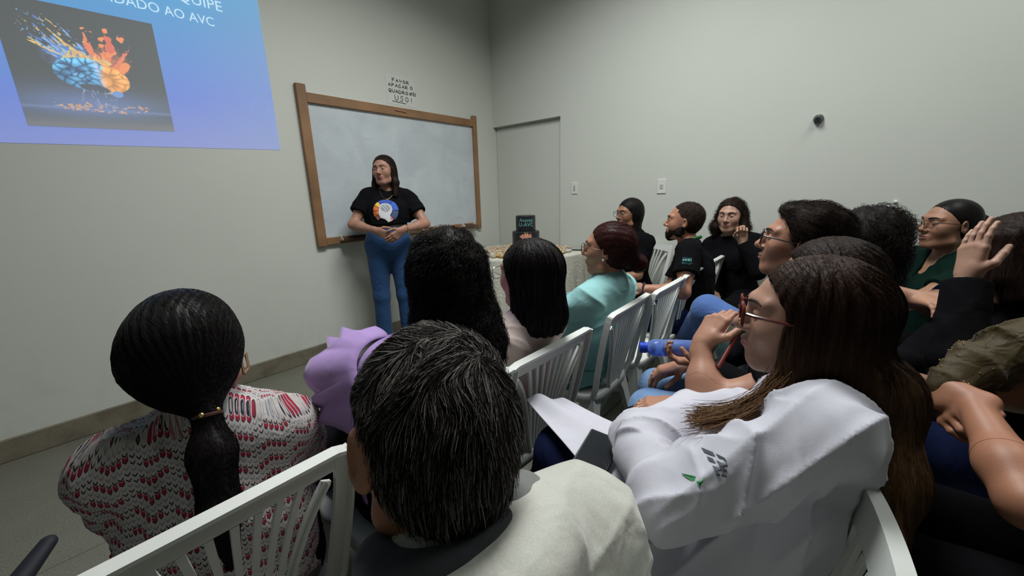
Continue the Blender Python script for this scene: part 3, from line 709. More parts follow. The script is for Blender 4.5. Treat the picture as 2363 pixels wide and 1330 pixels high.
mm = [plain('icing_'+k, c, 0.5) for k, c in dict(blue=(0.08, 0.26, 0.5), orange=(0.75, 0.35, 0.14), red=(0.55, 0.16, 0.13), yellow=(0.62, 0.48, 0.2), rose=(0.5, 0.25, 0.28), ice=(0.3, 0.55, 0.75)).items()]
cake_brain().build('painted_brain', mm, lo_t)

# sweets: small clear tubs and gold-wrapped bonbons laid all over the table
M_gold = plain('gold_foil', (0.60, 0.44, 0.18), 0.3, 0.6); M_honey = plain('caramel_sweet', (0.52, 0.28, 0.07), 0.35)
M_cream = plain('cream_sweet', (0.62, 0.55, 0.38), 0.5); M_brown = plain('chocolate_sweet', (0.13, 0.05, 0.02), 0.4)
def clearmat():
    t = NT('clear_plastic'); t.p(Base_Color=(0.92, 0.93, 0.9), Roughness=0.12); t.b.inputs['Transmission Weight'].default_value = 0.75; t.b.inputs['IOR'].default_value = 1.25; return t.m
M_clear = clearmat()
def mk_tub(filling, lab):
    t = thing('sweet_tub', lab, 'sweet', (0, 0, -5), group='sweets in clear tubs on the corner table')
    MB().lathe([(0.016, 0), (0.023, 0.016), (0.0255, 0.018), (0.0245, 0.018), (0.0215, 0.015), (0.015, 0.002)], n=14).build('tub', M_clear, t, smooth=True)
    MB().ball((0, 0, 0.014), (0.0205, 0.0205, 0.013), 12, 8).build('sweet', filling, t, smooth=True)
    MB().lathe([(0.0245, 0.019), (0.02, 0.028), (0.008, 0.031)], n=14).build('dome_lid', M_clear, t, smooth=True)
    return t
def mk_bonbon(mat, lab):
    t = thing('wrapped_bonbon', lab, 'sweet', (0, 0, -5), group='gold-wrapped bonbons on the corner table')
    b = MB(); b.ball((0, 0, 0.015), (0.017, 0.017, 0.014), 12, 8); b.build('bonbon', mat, t, smooth=True)
    pl = MB(); V = []; 
    for k in range(16): a = 2*math.pi*k/16; r = 0.026+0.003*(k % 2); V.append((r*math.cos(a), r*math.sin(a), 0.010+0.003*(k % 2)))
    for k in range(16): a = 2*math.pi*k/16; V.append((0.013*math.cos(a), 0.013*math.sin(a), 0.001))
    pl.add(V, [[k, (k+1) % 16, 16+(k+1) % 16, 16+k] for k in range(16)]+[list(range(31, 15, -1))]); pl.build('paper_cup', M_cream if mat is M_brown else M_gold, t)
    return t
L1 = 'small clear tub with an amber sweet among the rows on the lace tablecloth'; L2 = 'small round bonbon in a gold pleated cup on the lace tablecloth'
protos = [mk_tub(M_honey, L1), mk_bonbon(M_honey, L2), mk_tub(M_cream, L1.replace('an amber', 'a cream')), mk_tub(M_honey, L1), mk_bonbon(M_gold, L2)]
R = np.random.default_rng(5); used = set(); cnt = 0
from mathutils.geometry import intersect_point_tri_2d
def inside(p, poly):
    c = False; j = len(poly)-1
    for i in range(len(poly)):
        if ((poly[i][1] > p[1]) != (poly[j][1] > p[1])) and (p[0] < (poly[j][0]-poly[i][0])*(p[1]-poly[i][1])/(poly[j][1]-poly[i][1])+poly[i][0]): c = not c
        j = i
    return c
shr = TCc+(OUT-TCc)*0.90
for i in range(24):
    for j in range(24):
        x = 2.46+i*0.057+R.uniform(-0.004, 0.004)+(j % 2)*0.02; y = 1.92+j*0.057+R.uniform(-0.004, 0.004)
        if not inside((x, y), shr) or math.hypot(x-3.03, y-2.40) < 0.20 or math.hypot(x-3.38, y-2.03) < 0.12 or (y > 2.86) : continue
        if R.random() < 0.06: continue
        k = int(R.integers(len(protos))); z = TZ+0.001
        if k not in used: o = protos[k]; o.location = (x, y, z); used.add(k)
        else: o = dup(protos[k], (x, y, z), R.uniform(0, 6))
        cnt += 1
ph = thing('phone', 'black phone lying on the right corner of the lace-covered table', 'phone', (3.40, 2.02, TZ+0.001), 0.35)
MB().box((-0.036, -0.075, 0), (0.036, 0.075, 0.009), bev=0.003).build('case', plain('phone_black', (0.015, 0.016, 0.018), 0.25), ph)
MB().box((-0.033, -0.071, 0.0091), (0.033, 0.071, 0.0096)).build('screen', plain('phone_glass', (0.02, 0.022, 0.025), 0.06), ph)
# ================================================================ white plastic chairs
def plastic():
    t = NT('chair_plastic'); v = t.coord('Object'); n = t.noise(v, 8, 4, 0.6)
    t.p(Base_Color=t.mix(n, (0.56, 0.58, 0.55), (0.66, 0.68, 0.65)), Roughness=0.38); t.b.inputs['Specular IOR Level'].default_value = 0.45
    t.bump(t.noise(v, 500, 2), 0.08, 0.002); return t.m
M_pl = plastic()
def bez(a, b, c, d, n=12):
    a, b, c, d = [np.array(q, float) for q in (a, b, c, d)]; t = np.linspace(0, 1, n)[:, None]
    return a*(1-t)**3+3*b*t*(1-t)**2+3*c*t*t*(1-t)+d*t**3
def back_pt(x, z):
    """point of the curved, leaning backrest surface at half-width x and height z"""
    s = (z-0.43)/0.41; return (x, -0.185-0.085*s**1.15+0.30*x*x*(0.4+0.6*s), z)
def bn(x, z):
    p = np.array(back_pt(x, z)); a = np.array(back_pt(x+0.004, z))-p; b = np.array(back_pt(x, z+0.004))-p; return unit(np.cross(b, a))
def curve_on_back(pts): return [back_pt(x, z) for x, z in pts], [bn(x, z) for x, z in pts]
def make_chair(label, lean=0.0):
    t = thing('plastic_chair', label, 'chair')
    # outer frame: two posts and a deep top rail with an outward lip
    for s in (-1, 1):
        q = bez((s*0.178, 0.42, 0), (s*0.19, 0.55, 0), (s*0.224, 0.74, 0), (s*0.208, 0.832, 0), 14)[:, :2]; P, N = curve_on_back(q)
        m = MB(); m.strip(P, np.linspace(0.040, 0.030, 14), 0.010, N)
        P2 = [np.array(p)+np.array([s*0.016, -0.006, 0]) for p in P]; m.strip(P2, 0.007, 0.026, N); m.build('back_post', M_pl, t)
    xs = np.linspace(-0.216, 0.216, 21); zt = [0.848-0.22*abs(x)**2.0-(0.0 if abs(x) < 0.205 else (abs(x)-0.205)*0.6) for x in xs]
    q = [(x, z-0.026) for x, z in zip(xs, zt)]; P, N = curve_on_back(q); m = MB(); m.strip(P, 0.050, 0.009, N)
    q = [(x, z) for x, z in zip(xs, zt)]; P, N = curve_on_back(q); P = [np.array(p)-n*0.007 for p, n in zip(P, N)]; m.strip(P, 0.009, 0.024, N); m.build('top_rail', M_pl, t)
    # tulip members that bound the fan of slats
    for s in (-1, 1):
        q = bez((s*0.052, 0.435, 0), (s*0.095, 0.56, 0), (s*0.112, 0.68, 0), (s*0.178, 0.772, 0), 14)[:, :2]; P, N = curve_on_back(q)
        m = MB(); m.strip(P, np.linspace(0.016, 0.022, 14), 0.009, N); P2 = [np.array(p)-n*0.007 for p, n in zip(P, N)]; m.strip(P2, 0.006, 0.012, N); m.build('fan_rib', M_pl, t)
    for k in range(8):
        u = (k-3.5)/3.5; q = bez((u*0.040, 0.435, 0), (u*0.072, 0.56, 0), (u*0.088, 0.68, 0), (u*0.128, 0.795, 0), 9)[:, :2]; P, N = curve_on_back(q)
        m = MB(); m.strip(P, np.linspace(0.007, 0.013, 9), 0.008, N); m.build('slat', M_pl, t)
    # seat: dished slab with rounded corners and a rim
    n = 40; ring = []
    for k in range(n):
        a = 2*math.pi*k/n; c, s_ = math.cos(a), math.sin(a); e = 0.42
        ring.append((0.205*math.copysign(abs(c)**e, c), 0.205*math.copysign(abs(s_)**e, s_)+0.01))
    def lay(f, z): return [(x*f*(1 if y < 0.1 else 1.06), y*f, z) for x, y in ring]
    V = lay(0.05, 0.418)+lay(0.55, 0.422)+lay(0.85, 0.431)+lay(0.97, 0.436)+lay(1.0, 0.430)+lay(1.0, 0.395)+lay(0.975, 0.395)+lay(0.95, 0.425)+lay(0.5, 0.414)+lay(0.05, 0.411)
    F = [[j*n+k, j*n+(k+1) % n, (j+1)*n+(k+1) % n, (j+1)*n+k] for j in range(9) for k in range(n)]; F = [f[::-1] for f in F]+[list(range(n)), list(range(10*n-1, 9*n-1, -1))]
    obj('seat', make_mesh('seat', V, F, [M_pl]), t)
    for sx in (-1, 1):
        for sy, yb in ((1, 0.23), (-1, -0.25)):
            a = V3(sx*0.178, 0.185 if sy > 0 else -0.172, 0.425); b = V3(sx*0.215, yb, 0.0); m = MB()
            V = []; 
            for i in range(6):
                f = i/5; p = a+(b-a)*f+V3(sx*0.008*math.sin(math.pi*f), 0, 0); w = 0.062*(1-f)+0.034*f; w = w*(1+0.5*max(0, 0.2-f)/0.2)
                V += [p, p+V3(-sx*w, 0, 0), p+V3(-sx*w, -sy*0.005, 0), p+V3(-sx*0.005, -sy*0.005, 0), p+V3(-sx*0.005, -sy*w, 0), p+V3(0, -sy*w, 0)]
            F = [[i*6+k, i*6+(k+1) % 6, (i+1)*6+(k+1) % 6, (i+1)*6+k] for i in range(5) for k in range(6)]+[[5, 4, 3, 2, 1, 0], [30, 31, 32, 33, 34, 35]]
            if sx*sy < 0: F = [f[::-1] for f in F]
            m.add(V, F); m.build('leg', M_pl, t)
    return t
chair0 = make_chair('white slatted plastic chair in the foreground behind the woman in the patterned blouse')
chair0.location = (0.086, 0.985, 0); used0 = True
GR = 'white plastic chairs of the audience rows'; chair0['group'] = GR
def put(x, y, rz, lab): return dup(chair0, (x, y, 0), math.radians(rz), lab, GR)
put(0.57, 0.94, 2, 'white plastic chair under the curly-haired woman in the lilac blouse')
put(1.01, 0.945, -1, 'white plastic chair under the woman with the dark bob and beige top')
put(1.60, 0.945, 2, 'white plastic chair under the woman in the aqua tunic, its left legs in view')
put(2.06, 0.93, 0, 'empty white plastic chair just right of the woman in the aqua tunic')
put(2.51, 0.93, 0, 'white plastic chair under the bearded man in the black polo')
put(2.96, 0.93, 0, 'white plastic chair nearest the right wall in the front row, before the raised fist')
put(3.30, 1.42, 75, 'white plastic chair under the woman in glasses, its rim showing by the wall socket')
put(3.36, 0.44, 72, 'white plastic chair against the right wall under the woman raising her fist')
put(0.14, 0.16, 0, 'white plastic chair under the grey-haired man in the hooded sweatshirt')
c_ = put(0.60, 0.165, 6, 'white plastic chair at the bottom edge under the woman in the white coat')
put(1.13, 0.14, 0, 'white plastic chair under the woman holding the red phone case')
put(1.60, 0.14, 0, 'white plastic chair under the man in glasses holding the blue bottle')
put(2.12, 0.10, 0, 'white plastic chair under the curly-haired person behind the man in glasses')
put(1.72, -0.45, 5, 'white plastic chair under the dark-haired woman with her hand at her face')
put(2.22, -0.42, 5, 'white plastic chair under the person in the navy short-sleeved top')
put(2.85, -0.42, 8, 'white plastic chair under the woman in the dark green blouse')
put(1.16, -0.58, 0, 'white plastic chair under the person with the olive shawl at the right edge')
put(-0.42, 1.0, 0, 'white plastic chair at the left edge under the person in navy trousers')
# ================================================================ people
def hd(deg): a = math.radians(deg); return V3(math.sin(a), math.cos(a), 0)       # heading: 0 faces the front wall, + turns right
def frame(d, roll=0.0, up=(0, 0, 1)):
    d = unit(d); r = unit(np.cross(d, up)); u = np.cross(r, d); c, s = math.cos(math.radians(roll)), math.sin(math.radians(roll))
    return np.array([r*c+u*s, d, u*c-r*s])          # rows: right, forward, up
def ik(S, T, l1, l2, pole):
    S = np.asarray(S, float); T = np.asarray(T, float); d = T-S; L = np.linalg.norm(d); L2 = min(L, (l1+l2)*0.995); d = d/L; T = S+d*L2
    a = (l1*l1-l2*l2+L2*L2)/(2*L2); h = math.sqrt(max(l1*l1-a*a, 1e-6)); p = np.asarray(pole, float)-d*(np.asarray(pole)@d); return S+d*a+unit(p)*h, T
def hand_prims(F, W, D, N, side, curl=0.35, thumb=0.4, sc=1.0, spread=0.0, curls=None):
    """five separate fingers; D points along the hand, N out of the palm, side +1: thumb on +cross(D,N)"""
    D = unit(D); N = unit(N-D*(N@D)); S = np.cross(D, N)*side; tips = []
    k = 0.010*sc; F.rc(W-D*0.02*sc, W+D*0.025*sc, 0.024*sc, 0.026*sc, 0.015, sq=(N, 1.35))
    offs = (0.030, 0.0105, -0.0095, -0.028); rad = (0.0088, 0.0090, 0.0086, 0.0076); ln = (0.072, 0.080, 0.074, 0.058); kn = (0.088, 0.092, 0.087, 0.079)
    for i in range(4):
        K = W+D*kn[i]*sc+S*offs[i]*sc; F.rc(W+D*0.015*sc+S*offs[i]*0.6*sc, K, 0.015*sc, 0.0108*sc, 0.014)
        a = 0.0; p = K; c = curls[i] if curls else curl; sp = S*(offs[i]*(2.2*spread)); Df = unit(D+sp)
        for j, (fr, th) in enumerate(((0.46, 62), (0.30, 95), (0.24, 60))):
            a += math.radians(th)*c; q = p+(Df*math.cos(a)+N*math.sin(a))*ln[i]*fr*sc; r = rad[i]*sc*(1-0.09*j); F.rc(p, q, r, r*0.93, 0.0035 if j else 0.006); p = q
        tips.append(p)
    p = W+D*0.022*sc+S*0.020*sc; F.rc(W+D*0.01*sc, p+D*0.012*sc, 0.016*sc, 0.015*sc, 0.012)
    t1 = unit(D*0.60+S*0.72+N*0.25*(0.5+thumb)); q = p+t1*0.042*sc; F.rc(p, q, 0.0135*sc, 0.0105*sc, 0.01)
    t2 = unit(D*0.9+S*(0.35-0.7*thumb)+N*(0.15+0.8*thumb)); q2 = q+t2*0.032*sc; F.rc(q, q2, 0.0102*sc, 0.0092*sc, 0.004)
    t3 = unit(t2+N*0.3*thumb+D*0.1-S*0.3*thumb); q3 = q2+t3*0.024*sc; F.rc(q2, q3, 0.0092*sc, 0.0075*sc, 0.003); tips.append(q3)
    return tips
def head_prims(F, H, R, sc=1.0, male=False, detail=True, mouth=0.0, ear=(0.079, 1.0)):
    def w(x, y, z): return H+(V3(x, y, z)*sc)@R
    F.el(w(0, -0.018, 0.030), V3(0.076, 0.094, 0.084)*sc, R, 0.02)
    F.el(w(0, 0.014, 0.0), V3(0.067, 0.076, 0.095)*sc, R, 0.03)
    F.el(w(0, 0.026, -0.060), V3(0.053 if not male else 0.058, 0.056, 0.045)*sc, R, 0.03)
    F.el(w(0, 0.066, -0.094), V3(0.022, 0.019, 0.018)*sc, R, 0.028)
    if not detail: return
    for s in (-1, 1):
        F.el(w(s*0.041, 0.056, -0.022), V3(0.024, 0.024, 0.026)*sc, R, 0.03)
        F.rc(w(s*0.058, 0.010, -0.078), w(s*0.020, 0.062, -0.098), 0.014*sc, 0.012*sc, 0.03)
        F.rc(w(s*0.012, 0.086, 0.031), w(s*0.046, 0.070, 0.030), 0.010*sc, 0.009*sc, 0.018)
        F.el(w(s*0.032, 0.100, 0.008), V3(0.019, 0.018, 0.012)*sc, R, 0.014, sub=True)
        F.el(w(s*0.032, 0.0745, 0.0085), V3(0.0155, 0.0150, 0.0125)*sc, R, 0.004)
        F.el(w(s*0.032, 0.0905, 0.0058), V3(0.0115, 0.006, 0.0030)*sc, R, 0.002, sub=True)
        F.el(w(s*0.0125, 0.094, -0.030), V3(0.0085, 0.010, 0.0075)*sc, R, 0.007)
        F.el(w(s*0.0085, 0.098, -0.0385), V3(0.004, 0.005, 0.003)*sc, R, 0.002, sub=True)
        ce, se = math.cos(0.35), math.sin(0.35); RR = np.array([R[0]*ce-s*R[1]*se, R[1]*ce+s*R[0]*se, R[2]])
        F.el(w(s*ear[0], -0.010, -0.004), V3(0.0075, 0.019, 0.031)*sc*ear[1], RR, 0.005); F.el(w(s*(ear[0]+0.008), -0.004, -0.002), V3(0.006, 0.010, 0.018)*sc*ear[1], RR, 0.004, sub=True)
    F.rc(w(0, 0.083, 0.020), w(0, 0.108, -0.022), 0.0075*sc, 0.0105*sc, 0.014); F.el(w(0, 0.108, -0.026), V3(0.011, 0.011, 0.010)*sc, R, 0.008)
    F.el(w(0, 0.078, -0.060), V3(0.026, 0.016, 0.020)*sc, R, 0.016)
    F.el(w(0, 0.0925, -0.0555), V3(0.020, 0.0085, 0.0052)*sc, R, 0.005); F.el(w(0, 0.0915, -0.0655), V3(0.017, 0.0085, 0.0062)*sc, R, 0.005)
    F.el(w(0, 0.1015, -0.0600), V3(0.022, 0.0075, 0.0014+mouth)*sc, R, 0.002, sub=True)

class Person:
    def __init__(s, label, pelvis, head, face, look, tilt=0.0, roll=0.0, sc=1.0, male=False, build=1.0, twist=0.0, standing=False, skin_c=(0.44, 0.23, 0.14), sh_w=None, nf=0.0):
        s.sc = sc; s.male = male; s.b = build; P = s.P = V3(*pelvis); H = s.H = V3(*head); s.fw = hd(face)
        s.root = thing('person', label, 'person', (round(P[0], 3), round(P[1], 3), 0)); s.root.name = 'person'
        lk = hd(look)+V3(0, 0, math.tan(math.radians(tilt))); s.R = frame(lk, roll)
        s.NB = H-s.R[1]*0.030*sc-s.R[2]*0.085*sc+V3(0, 0, -0.075)*sc-s.fw*(0.018-nf)*sc
        s.U = unit(s.NB-P); s.L = np.linalg.norm(s.NB-P)/0.46
        rt = hd(face+90+twist); rt = unit(rt-s.U*(rt@s.U)); s.rt = rt; s.F = np.cross(s.U, rt); s.rtP = hd(face+90)
        sw = sh_w or (0.178 if male else 0.158); s.sw = sw*sc
        s.S = {k: s.NB-s.U*0.055*sc+rt*k*s.sw+s.F*0.005 for k in (-1, 1)}
        s.arm = {}; s.hands = {}; s.legs = {}; s.standing = standing
        s.skin = skin('skin_%02d_%02d' % (int(skin_c[0]*100), int(skin_c[1]*100)), skin_c)
        s.fine = []
    def hloc(s, x, y, z): return s.H+(V3(x, y, z)*s.sc)@s.R
    def set_arm(s, k, wrist, pole=None, D=None, N=None, curl=0.35, thumb=0.4, curls=None, spread=0.0):
        E, W = ik(s.S[k], wrist, 0.270*s.sc, 0.238*s.sc, pole if pole is not None else (-s.fw*0.4+s.rt*k*0.5-V3(0, 0, 0.8)))
        s.arm[k] = (E, W); s.hands[k] = (unit(V3(*D)) if D is not None else unit(W-E), V3(*N) if N is not None else V3(0, 0, -1), curl, thumb, curls, spread)
    def set_armE(s, k, E, W, D=None, N=None, curl=0.35, thumb=0.4, curls=None, spread=0.0):
        E = V3(*E); W = V3(*W); s.arm[k] = (E, W); s.hands[k] = (unit(V3(*D)) if D is not None else unit(W-E), V3(*N) if N is not None else V3(0, 0, -1), curl, thumb, curls, spread)
    def set_legs(s, kneef=0.42, sp=0.11, ankles=None, knees=None):
        for k in (-1, 1):
            hip = s.P+s.rtP*k*0.085*s.sc
            if s.standing: kn = hip-V3(0, 0, 0.42)*s.sc+s.fw*0.02+s.rtP*k*0.01; an = V3(hip[0]+s.rtP[0]*k*0.02, hip[1]+s.rtP[1]*k*0.02, 0.085)
            else: kn = hip+s.fw*kneef*s.sc+s.rtP*k*(sp-0.085); kn[2] = 0.50*s.sc; an = kn-s.fw*0.0; an[2] = 0.09
            if knees and k in knees: kn = V3(*knees[k])
            if ankles and k in ankles: an = V3(*ankles[k])
            s.legs[k] = (hip, kn, an)
    def torso(s, F, o=0.0, full=True):
        P, U, R, Fw, L, sc, b = s.P, s.U, s.rt, s.F, s.L, s.sc, s.b; RR = np.array([R, Fw, U]); RP = np.array([s.rtP, np.cross(V3(0, 0, 1), s.rtP), V3(0, 0, 1)])
        hw = 0.160 if s.male else 0.172
        F.el(P+U*0.01, V3(hw*b*sc+o, 0.122*b*sc+o, 0.115*sc+o), RP if not s.standing else RR, 0.06)
        F.el(P+U*0.15*L+Fw*0.012*b, V3(0.140*b*sc+o, 0.108*b*sc+o, 0.135*L+o), RR, 0.07)
        F.el(P+U*0.29*L+Fw*0.004, V3(0.148*(0.5+0.5*b)*sc+o, 0.105*(0.6+0.4*b)*sc+o, 0.145*L+o), RR, 0.06)
        F.rc(s.S[-1]*0.86+s.S[1]*0.14, s.S[1]*0.86+s.S[-1]*0.14, 0.056*sc+o, None, 0.05)
        for k in (-1, 1): F.rc(s.NB+U*0.012*sc, s.S[k]-R*k*0.02, 0.046*sc+o*0.8, 0.046*sc+o, 0.05)
        if not s.male:
            for k in (-1, 1): F.el(P+U*0.285*L+R*k*0.072*sc+Fw*0.082*sc, V3(0.062, 0.052, 0.062)*sc*(0.4+0.6*b)+o, RR, 0.05)
    def body_field(s, detail=True):
        F = Field(); sc = s.sc; s.torso(F)
        F.rc(s.NB-s.U*0.02, s.hloc(0, -0.020, -0.055), (0.055 if s.male else 0.047)*sc, (0.054 if s.male else 0.046)*sc, 0.03)
        for k, (E, W) in s.arm.items():
            F.rc(s.S[k], s.S[k]*0.5+E*0.5, 0.050*sc*(0.4+0.6*s.b), 0.043*sc*(0.4+0.6*s.b), 0.04); F.rc(s.S[k]*0.5+E*0.5, E, 0.043*sc*(0.4+0.6*s.b), 0.035*sc, 0.03)
            m = E*0.68+W*0.32; F.rc(E, m, 0.036*sc, 0.037*sc*(0.5+0.5*s.b), 0.03); F.rc(m, W, 0.036*sc*(0.5+0.5*s.b), 0.0235*sc, 0.03)
        for k, (a, kn, an) in s.legs.items():
            F.rc(a, kn, 0.082*sc*(0.5+0.5*s.b), 0.055*sc, 0.04); m = kn*0.65+an*0.35; F.rc(kn, m, 0.054*sc, 0.052*sc, 0.03); F.rc(m, an, 0.052*sc, 0.034*sc, 0.03)
            fd = unit(an-kn); fd = s.footd.get(k) if hasattr(s, 'footd') and k in s.footd else s.fw; F.rc(an-V3(0, 0, 0.025), an-V3(0, 0, 0.045)+fd*0.11, 0.030*sc, 0.022*sc, 0.03)
        head_prims(F, s.H, s.R, sc, s.male, detail, ear=getattr(s, 'ear', (0.079, 1.0))); s.tips = {}
        for k, (D, N, c, th, cs, spd) in s.hands.items(): s.tips[k] = hand_prims(F, s.arm[k][1], D, N, k, c, th, sc*(1.06 if s.male else 0.97), spd, cs)
        return F
    def body(s, h=0.010, hf=0.0032, hands=(-1, 1), face=True, lips=(0.36, 0.12, 0.10), hh=None):
        s.bf = s.body_field(face); fine = []
        if face: fine.append((s.hloc(0, 0, -0.005), 0.135*s.sc, hf))
        for k in hands:
            if k in s.arm: fine.append((s.arm[k][1]+s.hands[k][0]*0.075, 0.115*s.sc, hh or hf))
        ml = plain('lips_%02d_%02d' % (int(lips[0]*100), int(lips[1]*100)), lips, 0.4)
        def mi(C):
            q = (C-s.H)@s.R.T/s.sc; x, y, z = q.T; up = ((x/0.0215)**2+((z+0.0560)/0.0062)**2 < 1); lo = ((x/0.0185)**2+((z+0.0660)/0.0075)**2 < 1)
            return ((up | lo) & (y > 0.080)).astype(int)
        o, V, Fc = field_obj('body', s.bf, h, [s.skin, ml], s.root, fine, mi if face else None, normals=True); s.bodyo = o
        return s
    def eyes(s, brow=None, closed=False, iris=(0.05, 0.025, 0.012)):
        wm = plain('eye_white', (0.42, 0.40, 0.37), 0.3); im = plain('eye_iris', iris, 0.2)
        for k in (-1, 1):
            m = MB(); c = s.hloc(k*0.032, 0.0775, 0.0066); m.ball(c, 0.0118*s.sc, 12, 8, 0)
            gz = unit(s.R[1]); m.ball(c+gz*0.0068*s.sc-s.R[2]*0.0008, V3(0.0062, 0.0062, 0.0062)*s.sc, 10, 8, 1); s.add('eye', m, [wm, im])
        if brow:
            for k in (-1, 1):
                m = MB(); pts = [s.hloc(k*x, y, z) for x, y, z in ((0.013, 0.0975, 0.029), (0.026, 0.0965, 0.034), (0.040, 0.088, 0.035), (0.051, 0.077, 0.030))]
                pts = [p+s.bf.grad(p[None])[0]*(-s.bf(p[None])[0]+0.0006) for p in map(np.asarray, pts)]
                m.tube(pts, np.array([0.0030, 0.0034, 0.0028, 0.0012])*s.sc, 6); s.add('eyebrow', m, [brow])
        return s
    def add(s, name, mb, mats, smooth=True, label=None, kind=None, sub=None):
        o = obj(name, mb.mesh(name, mats, smooth) if isinstance(mb, MB) else mb, sub or s.root, label=label, kind=kind)
        o_inv(o, s.root); return o
    # ---- clothes
    def top(s, mat, o=0.013, sleeve='short', hem=0.0, h=0.008, neck=(0.074, 0.050, 0.016), vneck=0.0, wr=0.0035, seed=1, loose=0.0, name='shirt', extra=None, sl_r=0.0, uv=False, label=None, cuff=-0.012, ff=34, ka=0.03, kl=0.012):
        F = Field(); s.torso(F, o); sc = s.sc; b4 = 0.4+0.6*s.b
        if loose:
            RR = np.array([s.rt, s.F, s.U]); F.el(s.P+s.U*0.17*s.L, V3(0.145*s.b*sc+o+loose, 0.105*s.b*sc+o+loose, 0.19*s.L), RR, 0.08)
        for k, (E, W) in s.arm.items():
            S_ = s.S[k]; r0 = 0.050*sc*b4+o
            if sleeve == 'short' or sleeve == 'half':
                f = 0.62 if sleeve == 'short' else 0.86; q = S_+(E-S_)*f; F.rc(S_, q, r0+0.002, 0.047*sc*b4+o+0.006+sl_r, ka, cut=(q-(E-S_)*0.03, unit(E-S_)))
            elif sleeve == 'long':
                F.rc(S_, S_*0.6+E*0.4, r0+0.002, r0-0.004+sl_r*0.4, ka); F.rc(S_*0.6+E*0.4, E, r0-0.004+sl_r*0.4, 0.038*sc+o+sl_r*0.6, kl); d = unit(W-E); q = W+d*cuff; F.rc(E, q, 0.038*sc+o+sl_r*0.6, 0.027*sc+o*0.8+sl_r, kl, cut=(q, d))
            elif sleeve == 'three':
                F.rc(S_, E, r0+0.002, 0.038*sc+o, 0.04); d = unit(W-E); q = E+(W-E)*0.45; F.rc(E, q, 0.038*sc+o, 0.036*sc+o, 0.03, cut=(q-d*0.01, d))
            elif sleeve == 'none': pass
        hp = s.P+(s.U*hem if s.standing else V3(0, 0, hem)); 
        if extra: extra(F, s)
        nk = s.NB+s.U*0.044*sc+s.F*neck[2]
        F.el(nk, V3(neck[0], neck[0], neck[1])*sc, np.array([s.rt, s.F, s.U]), 0.008, sub=True)
        if vneck: F.rc(s.NB+s.U*0.02+s.F*0.05, s.P+s.U*(0.40-vneck)*s.L+s.F*0.12, 0.035*sc, 0.006, 0.006, sub=True)
        w1 = wavy(wr*0.7, 22, seed, 4, (1, 1, 0.55)); w2 = folds(wr*1.3, ff, seed+5, 4); F.disp = lambda Q: w1(Q)+w2(Q)
        F.cuts.append((hp-V3(0, 0, 0.085 if not s.standing else 0.0), V3(0, 0, -1)))
        s.tf = F; V, Fc = nets(F, h); me = make_mesh(name, V, Fc, [mat])
        if uv:
            q = V-s.P; x = q@s.rt; y = q@s.F; z = q@s.U; u = x+np.sign(x)*0.7*np.maximum(0, y+0.06)*np.clip((np.abs(x)-0.10)/0.05, 0, 1); z = z-np.clip(y+0.05, 0, 1)*0.8
            # sleeves take their own unwrapping
            at = me.attributes.new('cloth_uv', 'FLOAT_VECTOR', 'POINT'); at.data.foreach_set('vector', np.stack([u, z, y*0], -1).astype(np.float32).ravel())
        s.topo = obj(name, me, s.root, label=label); o_inv(s.topo, s.root); s.tV, s.tF = V, Fc
        return s
    def collar(s, mat, r=0.062, hgt=0.035, th=0.007, name='collar', open_=0.5, tiltf=0.35, lay=0.0, label=None):
        sc = s.sc; ax = unit(s.U+s.F*0.15); c = s.NB+s.U*0.012*sc+s.F*0.004; m = MB(); n = 26; V = []
        for j, (dz, dr) in enumerate(((-0.012, 0.006), (hgt, 0.0+lay*0.2), (hgt+0.003, th+lay*0.2), (-0.008+hgt*0.1, th+0.010+lay))):
            for i in range(n):
                a = -math.pi/2-(math.pi-open_)+2*(math.pi-open_)*i/(n-1); d = s.rt*math.cos(a)+s.F*math.sin(a)
                V.append(c+d*(r*sc+dr)+ax*dz*sc+ax*(-tiltf*(math.sin(a))*r*0.5))
        F = [[j*n+i, j*n+i+1, (j+1) % 4*n+i+1, (j+1) % 4*n+i] for j in range(4) for i in range(n-1)]+[[0, n, 2*n, 3*n], [n-1, 4*n-1, 3*n-1, 2*n-1]]
        m.add(V, F); return s.add(name, m, [mat], label=label)
    def bottoms(s, mat, o=0.012, h=0.010, name='trousers', seed=3, flare=0.0, ext=0.0):
        F = Field(); sc = s.sc
        hw = 0.160 if s.male else 0.172; RP = np.array([s.rtP, np.cross(V3(0, 0, 1), s.rtP), V3(0, 0, 1)])
        F.el(s.P+s.U*0.01, V3(hw*s.b*sc+o, 0.122*s.b*sc+o, 0.12*sc+o), RP, 0.05, cut=None if s.standing else (s.P+V3(0, 0, 0.075), V3(0, 0, 1)))
        if s.standing: F.el(s.P+s.U*0.09, V3(0.148*s.b*sc+o, 0.112*s.b*sc+o, 0.10), RP, 0.05); F.el(s.P+s.U*0.16, V3(0.144*s.b*sc+o, 0.112*s.b*sc+o, 0.16), RP, 0.05); F.cuts.append((s.P+V3(0, 0, 0.215), V3(0, 0, 1)))
        for k, (a, kn, an) in s.legs.items():
            d = unit(an-kn); q = an-d*(0.01-ext)
            F.rc(a, kn, 0.086*sc*(0.5+0.5*s.b)+o, 0.058*sc+o, 0.04); F.rc(kn, q, 0.056*sc+o, 0.045*sc+o+flare, 0.03, cut=(q, d))
        w1 = wavy(0.003, 30, seed, 4); F.disp = w1; s.lf = F
        field_obj(name, F, h, [mat], s.root); return s
